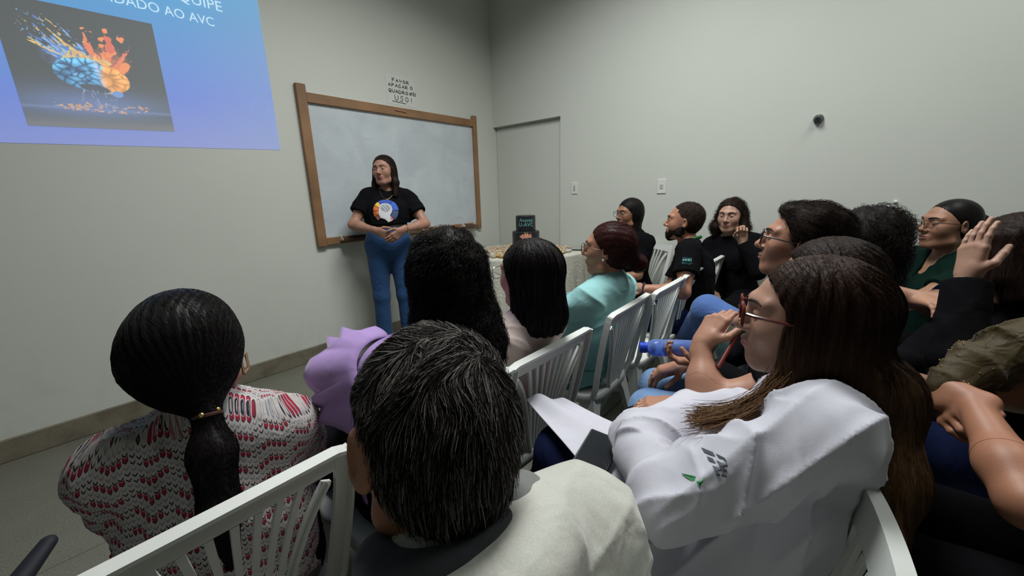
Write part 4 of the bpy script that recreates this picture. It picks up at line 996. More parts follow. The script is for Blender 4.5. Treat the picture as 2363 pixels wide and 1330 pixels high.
    def shoes(s, mat, h=0.010, sole=None, pointed=0.0):
        for k, (a, kn, an) in s.legs.items():
            fd = s.footd[k] if hasattr(s, 'footd') and k in s.footd else hd(math.degrees(math.atan2(s.fw[0], s.fw[1]))+8*k); F = Field(); sd = unit(np.cross(fd, V3(0, 0, 1))); up = np.cross(sd, fd); b = an-up*0.045
            F.rc(b-fd*0.035, b+fd*(0.15+pointed), 0.040, 0.036-pointed*0.25, 0.03, sq=(up, 1.25)); F.rc(b-fd*0.02+up*0.05, b+fd*0.02, 0.042, 0.04, 0.03); F.cuts.append((b-up*0.038, -up)); F.cuts.append((b+up*0.065, up))
            V, Fc = nets(F, h); s.add('shoe', make_mesh('shoe', V, Fc, [mat]), [mat])
        return s
    def glasses(s, mat, shape='round', size=1.0, lens_c=(0.9, 0.95, 0.95), y0=0.106, z0=0.004, r=0.0016, temple=True):
        fr = MB(); lensm = clear_lens(); g = None; V = {}
        for k in (-1, 1):
            pts = []; n = 28
            for i in range(n+1):
                a = 2*math.pi*i/n; e = 1.0 if shape == 'round' else 0.62
                cx = 0.0245*size*math.copysign(abs(math.cos(a))**e, math.cos(a)); cz = (0.0195 if shape != 'rect' else 0.0155)*size*math.copysign(abs(math.sin(a))**e, math.sin(a))
                if shape == 'cat': cz += 0.004*max(0, cx*k/0.0245)*max(0, math.sin(a))
                x = k*0.0335+cx; pts.append(s.hloc(x, y0-0.10*max(0, abs(x)-0.02)**1.3, z0+cz))
            fr.tube(pts, r*s.sc, 6, cap=False); V[k] = pts[:-1]
            if temple: fr.tube([s.hloc(k*0.0585, y0-0.0045, z0+0.008), s.hloc(k*0.072, y0-0.020, z0+0.008), s.hloc(k*0.081, 0.03, z0+0.004), s.hloc(k*0.083, -0.006, z0+0.002), s.hloc(k*0.082, -0.022, z0-0.016)], r*1.1*s.sc, 6)
        fr.tube([s.hloc(-0.0095, y0+0.001, z0+0.005), s.hloc(0, y0+0.004, z0+0.009), s.hloc(0.0095, y0+0.001, z0+0.005)], r*s.sc, 6)
        g = s.add('glasses', fr, [mat])
        for k in (-1, 1):
            m = MB(); c = sum(V[k])/len(V[k])+s.R[1]*0.0015*s.sc; m.add([c]+V[k], [[0, 1+i, 1+(i+1) % len(V[k])] for i in range(len(V[k]))]); s.add('lens', m, [lensm], sub=g)
        return s
    # ---- hair
    def hair_cap(s, F, t=0.012, front=(0.078, 0.066), nape=-0.055, side=0.016, k=0.02):
        """hair volume over the skull, cut back from the face"""
        f = lambda y, z: (s.hloc(0, y, z))
        cn = unit(s.R[1]*0.80-s.R[2]*0.60); cuts = [(s.hloc(0, front[0], front[1]), cn)]
        F.el(s.hloc(0, -0.018-0.6*t, 0.032), V3(0.0775+t*0.9, 0.097+t, 0.086+t)*s.sc, s.R, k, cut=cuts)
        cut2 = [(s.hloc(0, side, 0), unit(s.R[1])), (s.hloc(0, 0, nape), -s.R[2])]
        F.el(s.hloc(0, -0.030, -0.010), V3(0.072+t, 0.080+t, 0.090)*s.sc, s.R, 0.02, cut=cut2)
        return F
    def hair_obj(s, F, h, mat, strands=None, name='hair', label=None, amp=0.0, groove=None, sub=None):
        if groove: F.disp = groove
        V, Fc = nets(F, h); s.hV, s.hF, s.hf = V, Fc, F
        if strands:
            Vs, Fs = [V], [Fc]; n = len(V)
            for S, r0, r1 in strands(V, Fc, F): v, f = strand_mesh(S, r0, r1); Vs.append(v); Fs.append(f+n); n += len(v)
            V = np.concatenate(Vs); Fc = np.concatenate(Fs)
        me = make_mesh(name, V, Fc, [mat]); o = obj(name, me, s.root, label=label, kind='stuff' if strands else None); o_inv(o, s.root); return o
_lens = []
def clear_lens():
    if not _lens:
        t = NT('lens_glass'); a = t.n('ShaderNodeBsdfTransparent'); g = t.n('ShaderNodeBsdfGlossy'); g.inputs['Roughness'].default_value = 0.05; m = t.n('ShaderNodeMixShader'); m.inputs[0].default_value = 0.10
        a.inputs[0].default_value = (0.93, 0.95, 0.95, 1); t.t.links.new(a.outputs[0], m.inputs[1]); t.t.links.new(g.outputs[0], m.inputs[2]); t.t.links.new(m.outputs[0], t.out.inputs[0]); _lens.append(t.m)
    return _lens[0]
def grooves(s, amp, nf, axis=None, seed=0):
    """fine locks running down the head: ridges around the head's axis"""
    def g(P):
        q = (P-s.H)@s.R.T; a = np.arctan2(q[:, 0], -q[:, 1]); z = q[:, 2]
        return amp*(np.sin(a*nf+2.0*np.sin(z*18+seed)+seed)*0.6+np.sin(a*nf*2.3+1.5*np.sin(z*30))*0.4)
    return g
DOWN = V3(0, 0, -1)
def comb_down(s, out=0.25, back=0.0):
    def c(P, N):
        q = P-s.H; r = q-np.outer(q@s.R[2], s.R[2]); r /= np.linalg.norm(r, axis=1)[:, None]+1e-6
        top = np.clip((q@s.R[2]-0.04)/0.05, 0, 1)[:, None]; return r*top*1.2+DOWN*(1-top*0.6)+r*out*0.2-s.R[1]*back
    return c
def comb_part(s, back=0.35, out=0.0, px=0.0):
    """from a parting along the crown the hair runs to both sides and then down"""
    def c(P, N):
        q = (P-s.H)@s.R.T; top = np.clip((q[:, 2]-0.035)/0.06, 0, 1)[:, None]; sg = np.where(q[:, 0] > px, 1.0, -1.0)[:, None]; fr = np.clip((q[:, 1]+0.02)/0.05, 0, 1)[:, None]; bk = np.clip((-q[:, 1]-0.02)/0.05, 0, 1)[:, None]
        return s.R[0]*sg*top*1.2*(1-bk*0.6)-s.R[1]*(back*fr+bk*top*1.2)+DOWN*(1-0.7*top)+s.R[0]*sg*out
    return c
def lap_hands(p, z=0.60, f=0.34, gap=0.06, curl=0.4):
    for k in (-1, 1):
        w = p.P+p.fw*f+p.rtP*k*gap; w[2] = z; p.set_arm(k, w, D=unit(p.fw*0.6-p.rtP*k*0.7-V3(0, 0, 0.15)), N=(0, 0, -1), curl=curl)
# colours
SK1 = (0.40, 0.215, 0.135); SK2 = (0.47, 0.27, 0.185); SK3 = (0.30, 0.145, 0.08); SK4 = (0.52, 0.31, 0.22)
M_black = fabric('black_cotton', (0.0045, 0.0045, 0.0055), 0.95, 0.35); M_navy = fabric('navy_cloth', (0.0045, 0.006, 0.018), 0.95, 0.3)
M_jeans = fabric('blue_denim', (0.020, 0.062, 0.16), 0.85, 0.5, vary=0.35); M_ljeans = fabric('light_denim', (0.16, 0.27, 0.46), 0.85, 0.5, vary=0.2); M_djeans = fabric('dark_denim', (0.008, 0.013, 0.045), 0.85, 0.4)
M_shoe = plain('shoe_black', (0.012, 0.012, 0.013), 0.45); M_hblack = hairmat('hair_black', (0.0065, 0.0052, 0.005)); M_hdark = hairmat('hair_dark_brown', (0.014, 0.008, 0.006)); M_brow = plain('brow_dark', (0.018, 0.011, 0.008), 0.8)
M_gold2 = plain('jewel_gold', (0.75, 0.5, 0.18), 0.2, 0.9)
# ================================================================ the cast
def tw(p, q): return unit(np.asarray(q, float)-np.asarray(p, float))

# ---- 1 presenter, standing at the whiteboard
p = Person('person standing in black t-shirt with a colourful head print, jeans and long dark hair', (1.815, 2.905, 0.93), (1.862, 2.935, 1.535), -143, -122, tilt=3, roll=-3, build=1.02, standing=True, skin_c=(0.43, 0.235, 0.165), sh_w=0.165)
p.set_legs()
kA = 1   # her right arm is at the picture's left
p.set_arm(1, (1.655, 2.80, 1.075), pole=-p.fw*0.2+p.rt*0.9+V3(0, 0, -0.4), D=tw((1.655, 2.80, 1.075), (1.735, 2.675, 1.00)), N=(0.45, 0.6, 0.25), curl=0.18, thumb=0.05)
p.set_arm(-1, (1.800, 2.655, 1.075), pole=-p.fw*0.2-p.rt*0.9+V3(0, 0, -0.4), D=tw((1.800, 2.655, 1.075), (1.705, 2.700, 0.995)), N=(0.35, 0.65, 0.25), curl=0.18, thumb=0.05)
p.body(0.006, 0.0030, lips=(0.25, 0.045, 0.045)).eyes(M_brow)
M_tee = fabric('tee_black', (0.0055, 0.0055, 0.0065), 0.95, 0.3)
p.top(M_tee, o=0.014, sleeve='short', h=0.0075, neck=(0.086, 0.070, 0.030), hem=0.190, wr=0.004, loose=0.006, sl_r=0.008, name='t_shirt')
p.bottoms(M_jeans, o=0.010, name='jeans', flare=0.008); p.shoes(M_shoe)
pres = p
def belt(p, z, mat):
    m = MB(); n = 48; V = []
    for dz in (-0.018, 0.018):
        for i in range(n):
            a = 2*math.pi*i/n; d = p.rt*math.cos(a)+p.F*math.sin(a); c = p.P+V3(0, 0, z+dz); lo, hi = 0.05, 0.32
            for _ in range(14):
                mid = (lo+hi)/2
                if p.lf((c+d*mid)[None])[0] < 0.002: lo = mid
                else: hi = mid
            V.append(c+d*hi)
    m.add(V, [[i, (i+1) % n, n+(i+1) % n, n+i] for i in range(n)]); return m
p.lf.cuts = []
p.add('belt', belt(p, 0.166, 0), [plain('belt_leather', (0.04, 0.022, 0.014), 0.35)])
def hair_front(p, F, locks):
    for a, b, r1, r2 in locks: F.rc(p.hloc(*a), p.hloc(*b), r1, r2, 0.03)
F = Field(); p.hair_cap(F, 0.010, front=(0.062, 0.068), side=0.006)
F.el(p.hloc(0, -0.03, -0.04), V3(0.084, 0.078, 0.115), p.R, 0.03, cut=[(p.hloc(0, -0.012, 0), p.R[1])])
for k in (-1, 1):
    F.rc(p.hloc(k*0.072, 0.005, 0.0), p.hloc(k*0.085, 0.0, -0.10), 0.020, 0.026, 0.03); F.rc(p.hloc(k*0.085, 0.0, -0.10), p.hloc(k*0.088, 0.035, -0.205), 0.026, 0.020, 0.03)
F.rc(p.hloc(0, -0.05, -0.06), p.hloc(0, -0.05, -0.19), 0.072, 0.06, 0.03, cut=[(p.hloc(0, -0.030, 0), p.R[1])])
p.hair_obj(F, 0.0045, M_hdark, groove=grooves(p, 0.0022, 26), strands=lambda V, Fc, F_: [(grow(F_, V, Fc, 900, 8, 0.09, comb_part(pres), 0.0012, 5, 0.10), 0.00045, 0.0002)])
ear = MB(); ear.ball(p.hloc(0.0, 0, 0), 0.004); 
for k in (-1, 1):
    m = MB(); m.ball(p.hloc(k*0.084, 0.002, -0.036), 0.0055, 10, 6); p.add('earring', m, [plain('pearl', (0.7, 0.66, 0.6), 0.2)])
bracelet = MB()
def ring_around(m, c, ax, r, t, n=24):
    ax = unit(ax); a = unit(np.cross(ax, V3(0.2, 0.3, 0.9))); b = np.cross(ax, a); pts = [c+a*r*math.cos(2*math.pi*i/n)+b*r*math.sin(2*math.pi*i/n) for i in range(n+1)]; m.tube(pts, t, 6, cap=False)
E, W = p.arm[-1]; ring_around(bracelet, W*0.88+E*0.12, W-E, 0.031, 0.0032); p.add('bracelet', bracelet, [M_gold2])
def surf(fl, c, d):
    """march from outside along d to the surface of field list fl"""
    c = np.array(c, float); d = unit(d)
    for _ in range(60):
        v = min(f(c[None])[0] for f in fl)
        if v < 0.0004: break
        c = c+d*max(v*0.8, 0.0004)
    return c
m = MB(); pts = []
for i in range(17):
    a = -1.0+2.0*i/16; q = p.NB+p.rt*0.075*a+p.F*0.20+p.U*(0.035-0.125*(1-a*a)); pts.append(surf([p.bf, p.tf], q, -p.F)+p.F*0.0015)
m.tube(pts, 0.0011, 5); nk = p.add('necklace', m, [M_gold2]); m = MB(); m.tube([pts[8]+p.F*0.001-p.U*0.008, pts[8]+p.F*0.004-p.U*0.008], 0.0085, 14); p.add('pendant', m, [plain('pendant_pale', (0.75, 0.68, 0.5), 0.25, 0.4)], sub=nk)

def decal(p, fields, centre, right, up, shapes, mats, name='print', lift=0.0012, label=None, seg=0.006):
    """flat print laid on cloth: 2-D polygons (in metres) pushed onto the surface"""
    m = MB(); nrm = unit(np.cross(right, up)); 
    for layer, (poly, mi) in enumerate(shapes):
        P = np.array(poly, float)
        if isinstance(poly, Strip):
            n = len(P)//2; A = P[:n]; B = P[n:][::-1]; R4 = poly.rows; W = []
            for j in range(R4+1):
                for i in range(n): q = A[i]+(B[i]-A[i])*j/R4; w = surf(fields, centre+right*q[0]+up*q[1]+nrm*0.30, -nrm); W.append(w+nrm*(lift+0.0006*min(layer, 9)))
            if max(abs((w-W[len(W)//2])@nrm) for w in W) > 0.05: continue
            m.add(W, [[j*n+i, j*n+i+1, (j+1)*n+i+1, (j+1)*n+i] for j in range(R4) for i in range(n-1)], mi); continue
        c = P.mean(0); rings = []; R_ = max(np.linalg.norm(P-c, axis=1)); nr = max(1, int(R_/seg))
        Q = [c]; 
        for j in range(1, nr+1): Q += list(c+(P-c)*j/nr)
        W = []
        for q in Q:
            w = centre+right*q[0]+up*q[1]+nrm*0.30; w = surf(fields, w, -nrm); W.append(w+nrm*(lift+0.0006*min(layer, 9)))
        if max(abs((w-W[0])@nrm) for w in W) > 0.05: continue
        n = len(P); Fs = [[0, 1+i, 1+(i+1) % n] for i in range(n)]+[[1+(j-1)*n+i, 1+j*n+i, 1+j*n+(i+1) % n, 1+(j-1)*n+(i+1) % n] for j in range(1, nr) for i in range(n)]
        m.add(W, Fs, mi)
    return p.add(name, m, mats, label=label)
class Strip(list): rows = 1
def arc(a0, a1, r0, r1, c=(0, 0), n=10):
    A = np.radians(np.linspace(a0, a1, n)); o = Strip([(c[0]+r1*math.cos(t), c[1]+r1*math.sin(t)) for t in A]+[(c[0]+r0*math.cos(t), c[1]+r0*math.sin(t)) for t in A[::-1]]); o.rows = 6; return o
def line_poly(pts, w):
    P = np.array(pts, float); T = np.gradient(P, axis=0); N = np.stack([-T[:, 1], T[:, 0]], 1); N /= np.linalg.norm(N, axis=1)[:, None]; return Strip(np.concatenate([P+N*w/2, (P-N*w/2)[::-1]]).tolist())
pm = [plain('print_'+k, c, 0.7) for k, c in dict(blue=(0.025, 0.075, 0.36), royal=(0.03, 0.11, 0.50), yellow=(0.72, 0.50, 0.06), orange=(0.66, 0.16, 0.04), pink=(0.62, 0.20, 0.26), white=(0.62, 0.63, 0.64), greyblue=(0.05, 0.09, 0.20), ink=(0.05, 0.07, 0.11), rust=(0.28, 0.12, 0.08)).items()]
# seen from the front her left is on the picture's right: x runs to the picture's right
rx = -p.rt; 
shapes = [(arc(62, 128, 0.048, 0.099), 0), (arc(8, 60, 0.048, 0.099), 1), (arc(130, 152, 0.048, 0.097), 2), (arc(155, 180, 0.048, 0.097), 3), (arc(183, 207, 0.048, 0.097), 3), (arc(210, 232, 0.052, 0.094), 8), (arc(-42, 5, 0.05, 0.096), 6), (arc(-66, -45, 0.045, 0.088), 4)]
headp = [(-0.050, 0.018), (-0.046, 0.040), (-0.030, 0.058), (-0.005, 0.064), (0.022, 0.060), (0.042, 0.044), (0.050, 0.018), (0.046, -0.008), (0.034, -0.030), (0.036, -0.052), (0.046, -0.074), (0.020, -0.088), (-0.004, -0.066), (-0.030, -0.058), (-0.042, -0.056), (-0.044, -0.040), (-0.052, -0.034), (-0.050, -0.024), (-0.058, -0.016), (-0.052, 0.0)]
shapes.append((headp, 5))
brn = [(0.036*math.cos(t)*(1+0.07*math.sin(5*t))-0.002, 0.028*math.sin(t)*(1+0.07*math.cos(4*t))+0.026) for t in np.linspace(0, 2*math.pi, 26)]
shapes.append((line_poly(brn, 0.0032), 7))
for j in range(6):
    y0 = 0.008+j*0.0075; hw = 0.030*math.sqrt(max(0.1, 1-((y0-0.026)/0.028)**2)); xs = np.linspace(-hw-0.002, hw-0.002, 12); shapes.append((line_poly([(x, y0+0.0035*math.sin(x*260+j*1.7)) for x in xs], 0.0026), 7))
decal(p, [p.tf], p.P+p.U*0.262+p.rt*0.004, rx, p.U, shapes, pm, 'head_print', label='round print of a white head with a brain inside coloured segments')

# ---- 2 left foreground, ponytail and patterned blouse
def chevmat():
    t = NT('patterned_blouse'); a = t.n('ShaderNodeAttribute', attribute_name='cloth_uv'); sp = t.n('ShaderNodeSeparateXYZ'); t.t.links.new(a.outputs['Vector'], sp.inputs[0]); M = t.math
    w, hh = 0.0088, 0.0110
    nz = t.noise(t.coord('Object'), 5, 2); u = M('DIVIDE', M('ADD', sp.outputs[0], M('MULTIPLY', M('SUBTRACT', nz, 0.5), 0.006)), w); col = M('FLOOR', u); fx = M('ABSOLUTE', M('SUBTRACT', M('FRACT', u), 0.5))
    v = M('ADD', M('DIVIDE', sp.outputs[1], hh), M('MULTIPLY', col, 0.0)); zz = M('PINGPONG', M('MULTIPLY', col, 0.42), 1.26); v = M('ADD', v, zz)
    vv = M('SUBTRACT', v, M('MULTIPLY', fx, 1.1)); row = M('FLOOR', vv); fy = M('FRACT', vv)
    r5 = M('FLOORED_MODULO', row, 3.0)
    isred = M('COMPARE', r5, 0.0, 0.2); iswine = M('MULTIPLY', M('COMPARE', r5, 1.0, 0.2), M('COMPARE', M('FLOORED_MODULO', M('FLOOR', M('DIVIDE', col, 3.0)), 2.0), 0.0, 0.2)); edge = M('LESS_THAN', fx, 0.40); body = M('MULTIPLY', edge, M('LESS_THAN', fy, 0.86)); thin = M('MULTIPLY', edge, M('LESS_THAN', fy, 0.30))
    part = M('LESS_THAN', M('FLOORED_MODULO', M('ADD', col, M('MULTIPLY', row, 2.0)), 7.0), 4.6)
    c = t.mix(M('MULTIPLY', thin, M('COMPARE', r5, 2.0, 0.2)), (0.46, 0.42, 0.405), (0.21, 0.23, 0.27))
    c = t.mix(M('MULTIPLY', thin, M('SUBTRACT', 1.0, M('COMPARE', r5, 2.0, 0.2))), c, (0.018, 0.022, 0.035)); red = M('MULTIPLY', M('MULTIPLY', body, M('GREATER_THAN', fy, 0.22)), M('MULTIPLY', isred, part)); c = t.mix(red, c, (0.30, 0.018, 0.045)); c = t.mix(M('MULTIPLY', M('MULTIPLY', body, M('GREATER_THAN', fy, 0.3)), M('MULTIPLY', iswine, 0.0)), c, (0.12, 0.01, 0.03))
    t.p(Base_Color=c, Roughness=0.85); t.bump(M('ADD', t.noise(t.coord('Object'), 22, 2, 0.4, 1), M('MULTIPLY', body, 0.06)), 0.5, 0.012); t.b.inputs['Specular IOR Level'].default_value = 0.2; return t.m
p = pony = Person('person seen from behind with sleek black ponytail and red, white and grey patterned blouse', (0.125, 0.96, 0.49), (0.141, 0.975, 1.045), 20, 30, nf=0.01, tilt=-4, roll=2, build=0.98, sh_w=0.150, sc=0.95, skin_c=(0.46, 0.25, 0.165))
p.set_legs(); lap_hands(p)
p.set_arm(-1, p.P+p.fw*0.30-p.rtP*0.05+V3(0, 0, 0.14), pole=(-0.6, -0.25, -0.7), N=(0, 0, -1)); p.set_arm(1, p.P+p.fw*0.32+p.rtP*0.02+V3(0, 0, 0.13), pole=(0.5, -0.3, -0.7), N=(0, 0, -1))
p.body(0.011, 0.004, hands=())
p.top(chevmat(), o=0.016, sleeve='long', h=0.006, neck=(0.050, 0.03, 0.02), wr=0.0065, loose=0.006, sl_r=0.014, ka=0.02, name='blouse', uv=True, seed=4)
p.collar(p.topo.data.materials[0], r=0.056, hgt=0.040, open_=0.7, lay=0.004); col_o = p.root.children[-1]
at = col_o.data.attributes.new('cloth_uv', 'FLOAT_VECTOR', 'POINT'); at.data.foreach_set('vector', np.array([[0.06*i % 0.4, 0.012*(i//26), 0] for i in range(len(col_o.data.vertices))], np.float32).ravel())
p.bottoms(M_black); p.shoes(M_shoe)
M_sleek = hairmat('hair_black_sleek', (0.0075, 0.0062, 0.0062), rough=0.30, scale=(200, 200, 200), bump=0.12)
F = Field(); tie = V3(0.120, 0.840, 0.955); te = V3(0.098, 0.775, 0.80)
F.el(p.hloc(0, -0.020, 0.030), V3(0.086, 0.104, 0.094), p.R, 0.03, cut=[(p.hloc(0, 0.062, 0.075), unit(p.R[1]*0.8-p.R[2]*0.6))])
F.el(p.hloc(0, -0.040, -0.010), V3(0.086, 0.086, 0.092), p.R, 0.03, cut=[(p.hloc(0, 0.000, 0), p.R[1])])
F.rc(p.hloc(0, -0.052, -0.010), tie, 0.076, 0.020, 0.05, cut=[(p.hloc(0, 0.000, 0), p.R[1])])
F.rc(tie, tie*0.6+te*0.4, 0.019, 0.034, 0.012); F.rc(tie*0.6+te*0.4, te, 0.034, 0.030, 0.02); F.rc(te, te+V3(0.0, 0.005, -0.11), 0.030, 0.012, 0.02)
def sleek(P): 
    q = P-tie; r = np.linalg.norm(q, axis=1)+1e-4; n = unit(tie-p.H); a = np.arctan2(q@p.R[0], q@np.cross(n, p.R[0])); return 0.0008*np.sin(a*60+np.sin(r*40)*1.5)
F.disp = sleek
def comb_tie(P, N):
    d = tie-P; below = (P@V3(0, 0, 1) < tie[2]+0.005)[:, None]; return np.where(below, te+V3(0, 0, -0.2)-P, d)
p.hair_obj(F, 0.0045, M_sleek, strands=lambda V, Fc, F_: [(grow(F_, V, Fc, 4500, 8, 0.10, comb_tie, 0.0003, 8, 0.03), 0.00035, 0.0002)])
m = MB(); ring_around(m, tie+V3(0, -0.002, 0), te-tie, 0.0205, 0.004, 20); p.add('hair_tie', m, [plain('tie_brown', (0.05, 0.02, 0.015), 0.4)])
m = MB(); 
for q in ((0.014, -0.012, 0.008), (-0.010, -0.017, 0.010)): m.ball(tie+V3(*q), 0.005, 8, 6)
p.add('clip_bead', m, [M_gold2], kind='stuff')
for k in (-1, 1):
    c = p.hloc(k*0.088, -0.004, -0.052); a, b = p.R[1]*0.017, p.R[2]*0.017; m = MB(); pts = [c-a-b, c+a-b, c+a+b, c-a+b]
    for i in range(4): m.tube([pts[i], pts[(i+1) % 4]], 0.0028, 6)
    p.add('earring', m, [plain('rose_gold', (0.7, 0.45, 0.3), 0.2, 0.85)], label='square rose-gold hoop earring')

# ---- 3 grey-haired man in the hooded sweatshirt
M_fleece = fabric('oat_fleece', (0.50, 0.505, 0.45), 0.95, 0.5, 0.3, wr=14, fine=350, vary=0.14); M_hoodlin = fabric('grey_hood_lining', (0.17, 0.175, 0.17), 0.95, 0.4, 0.2); M_turt = fabric('charcoal_collar', (0.045, 0.047, 0.052), 0.95, 0.3)
p = gray = Person('person seen from behind with short greying dark hair and an oat-coloured hooded sweatshirt', (0.215, 0.10, 0.48), (0.250, 0.350, 1.052), 14, 8, tilt=-17, roll=-8, male=True, build=1.08, sc=0.98, skin_c=(0.43, 0.20, 0.11), sh_w=0.185)
p.ear = (0.089, 1.15); p.set_legs(); lap_hands(p); p.body(0.011, 0.0036, hands=())
def hoodx(F, s):
    # the hood lies in folds round the back of the neck
    c = s.NB+s.U*0.015-s.F*0.02
    for a0, a1, rr, r in ((-2.5, -0.6, 0.085, 0.030),):
        pts = [c+s.rt*rr*1.15*math.cos(a)+s.F*rr*math.sin(a) for a in np.linspace(math.pi*1.05, math.pi*1.95, 7)]
        for i in range(6): F.rc(pts[i], pts[i+1], r, r, 0.04)
p.top(M_fleece, o=0.030, sleeve='long', h=0.006, neck=(0.070, 0.045, 0.01), wr=0.004, loose=0.01, sl_r=0.012, name='hooded_sweatshirt', seed=9, extra=hoodx)
F = Field(); c = p.NB+p.U*0.045-p.F*0.005
pts = [c+p.rt*0.078*math.cos(a)+p.F*0.070*math.sin(a)-p.U*(0.012*math.cos(a)) for a in np.linspace(math.pi*0.75, math.pi*2.25, 14)]
for i in range(13): F.rc(pts[i], pts[i+1], 0.020, 0.020, 0.02)
w1 = wavy(0.003, 40, 3); F.disp = w1; V, Fc = nets(F, 0.005); p.add('hood_lining', make_mesh('hood_lining', V, Fc, [M_turt]), None)
F = Field(); pts = [p.NB+p.U*0.02+p.rt*x+p.F*y+p.U*z for x, y, z in ((0.075, -0.035, 0.02), (0.10, 0.0, 0.012), (0.12, 0.04, -0.01), (0.125, 0.08, -0.04), (0.12, 0.11, -0.08))]
for i in range(4): F.rc(pts[i], pts[i+1], 0.030, 0.026, 0.03)
F.disp = w1; V, Fc = nets(F, 0.006); p.add('hood_edge', make_mesh('hood_edge', V, Fc, [M_hoodlin]), None)
m = MB(); q = []
for i in range(12):
    x = i/11; c0 = p.S[1]*(0.35+0.35*x)+p.NB*(0.65-0.35*x)-p.U*(0.0+0.20*x)-p.F*0.05; q.append(surf([p.tf], c0-p.F*0.15, p.F)-p.F*0.001)
m.tube(q, 0.0026, 6); p.add('shoulder_seam', m, [M_fleece])
p.bottoms(M_djeans); p.shoes(M_shoe)
M_grey = hairmat('hair_greying', (0.012, 0.010, 0.009), grey=((0.34, 0.31, 0.28), 0.60), rough=0.5, scale=(120, 120, 120), bump=0.3)
F = Field(); F.el(p.hloc(0, -0.018, 0.036), V3(0.082, 0.099, 0.090), p.R, 0.03, cut=[(p.hloc(0, 0.070, 0.066), unit(p.R[1]*0.8-p.R[2]*0.6))])
F.el(p.hloc(0, -0.036, -0.020), V3(0.070, 0.080, 0.085), p.R, 0.03, cut=[(p.hloc(0, -0.008, 0), p.R[1]), (p.hloc(0, 0, -0.088), -p.R[2])])
whorl = p.hloc(0.028, -0.085, 0.075)
def comb_grey(P, N):
    q = P-whorl; r = np.linalg.norm(q, axis=1)[:, None]+1e-4; rad = q/r; sw = np.cross(N, rad); fr = np.clip(((P-p.H)@p.R[2])/0.08, 0, 1)[:, None]
    w = np.stack([np.sin(P[:, 0]*95+np.sin(P[:, 1]*70)*1.3), np.cos(P[:, 1]*85+P[:, 2]*60), np.sin(P[:, 2]*80)], 1)*1.6
    return rad+sw*0.75*np.exp(-r/0.06)+sw*0.35*fr+w*0.42*fr-p.R[2]*(1-fr)*0.9-p.R[1]*0.25*(1-fr)
gl = wavy(0.0030, 110, 12, 5); F.disp = gl
def up_(P): return (np.clip(((P-p.H)@p.R[2]+0.02)/0.05, 0, 1))
p.hair_obj(F, 0.004, M_grey, strands=lambda V, Fc, F_: [(grow(F_, V, Fc, 15000, 5, 0.040, comb_grey, 0.0035, 21, 0.16, keep=lambda C: 0.25+up_(C)), 0.00042, 0.0002), (grow(F_, V, Fc, 9500, 3, 0.013, comb_grey, 0.0012, 22, 0.2, keep=lambda C: 1.15-up_(C)), 0.00034, 0.0002)])

# ---- 4 curly-haired woman in the lilac blouse
M_lilac = fabric('lilac_cloth', (0.39, 0.26, 0.55), 0.8, 0.3, 0.2, wr=12)
p = lilac = Person('person seen from behind with very long curly black hair and lilac ruffle-sleeved blouse', (0.60, 0.92, 0.50), (0.640, 0.79, 1.128), -4, 12, nf=0.035, build=1.05, sh_w=0.176, sc=1.0)
p.set_legs(); lap_hands(p); p.set_arm(-1, p.P+p.fw*0.34-p.rtP*0.02+V3(0, 0, 0.12), pole=(-0.75, 0.0, -0.6), N=(0, 0, -1)); p.body(0.010, 0.005)
def puff(F, s):
    for k in (-1, 1):
        E = s.arm[k][0]; W = s.arm[k][1]; F.rc(s.S[k]*0.6+E*0.4, E*0.9+s.S[k]*0.1, 0.074, 0.088, 0.04); F.rc(E, E*0.6+W*0.4, 0.085, 0.07, 0.04)
p.top(M_lilac, o=0.016, sleeve='long', h=0.007, wr=0.004, loose=0.01, name='blouse', extra=puff, seed=14)
# shoulder ruffles: a gathered flounce standing off each armhole
for k in (-1, 1):
    E = p.arm[k][0]; S_ = p.S[k]; ax = unit(E-S_); o1 = unit(p.rt*k-ax*(p.rt@ax)*k); o2 = np.cross(ax, o1); rows = []; n = 30
    for j in range(8):
        f = j/7; ring = []
        for i in range(n):
            a = -2.0+4.0*i/(n-1); rr = 0.074+0.078*f**0.8+0.013*f*math.sin(a*13+2*math.sin(a*5)); ring.append(S_-ax*0.022+ax*(0.010+0.120*f)+V3(0, 0, 0.012)+(o1*math.cos(a)+o2*math.sin(a))*rr)
        rows.append(ring)
    V = np.array(rows).reshape(-1, 3); Fq = np.array([[j*n+i, j*n+i+1, (j+1)*n+i+1, (j+1)*n+i] for j in range(7) for i in range(n-1)])
    o = p.add('shoulder_ruffle', make_mesh('shoulder_ruffle', V, Fq, [M_lilac]), None); sm = o.modifiers.new('thick', 'SOLIDIFY'); sm.thickness = 0.003
p.bottoms(M_black); p.shoes(M_shoe)
M_curl = hairmat('hair_black_curly', (0.0085, 0.0065, 0.006), rough=0.42, scale=(90, 90, 90), bump=0.6)
F = Field(); F.el(p.hloc(0, -0.028, 0.022), V3(0.088, 0.108, 0.104), p.R, 0.03, cut=[(p.hloc(0, 0.070, 0.060), unit(p.R[1]*0.8-p.R[2]*0.6))])
F.rc(p.hloc(0, -0.045, -0.01), p.hloc(0.0, -0.065, -0.15), 0.090, 0.112, 0.04, cut=[(p.hloc(0, -0.005, 0), p.R[1])]); F.rc(p.hloc(0.0, -0.065, -0.17), p.hloc(0.035, -0.085, -0.30), 0.108, 0.078, 0.04); F.rc(p.hloc(0.06, -0.05, -0.22), p.hloc(0.085, -0.06, -0.35), 0.05, 0.028, 0.04)
g1 = wavy(0.008, 75, 31, 6); g2 = wavy(0.003, 190, 32, 5); F.disp = lambda P: g1(P)+g2(P)
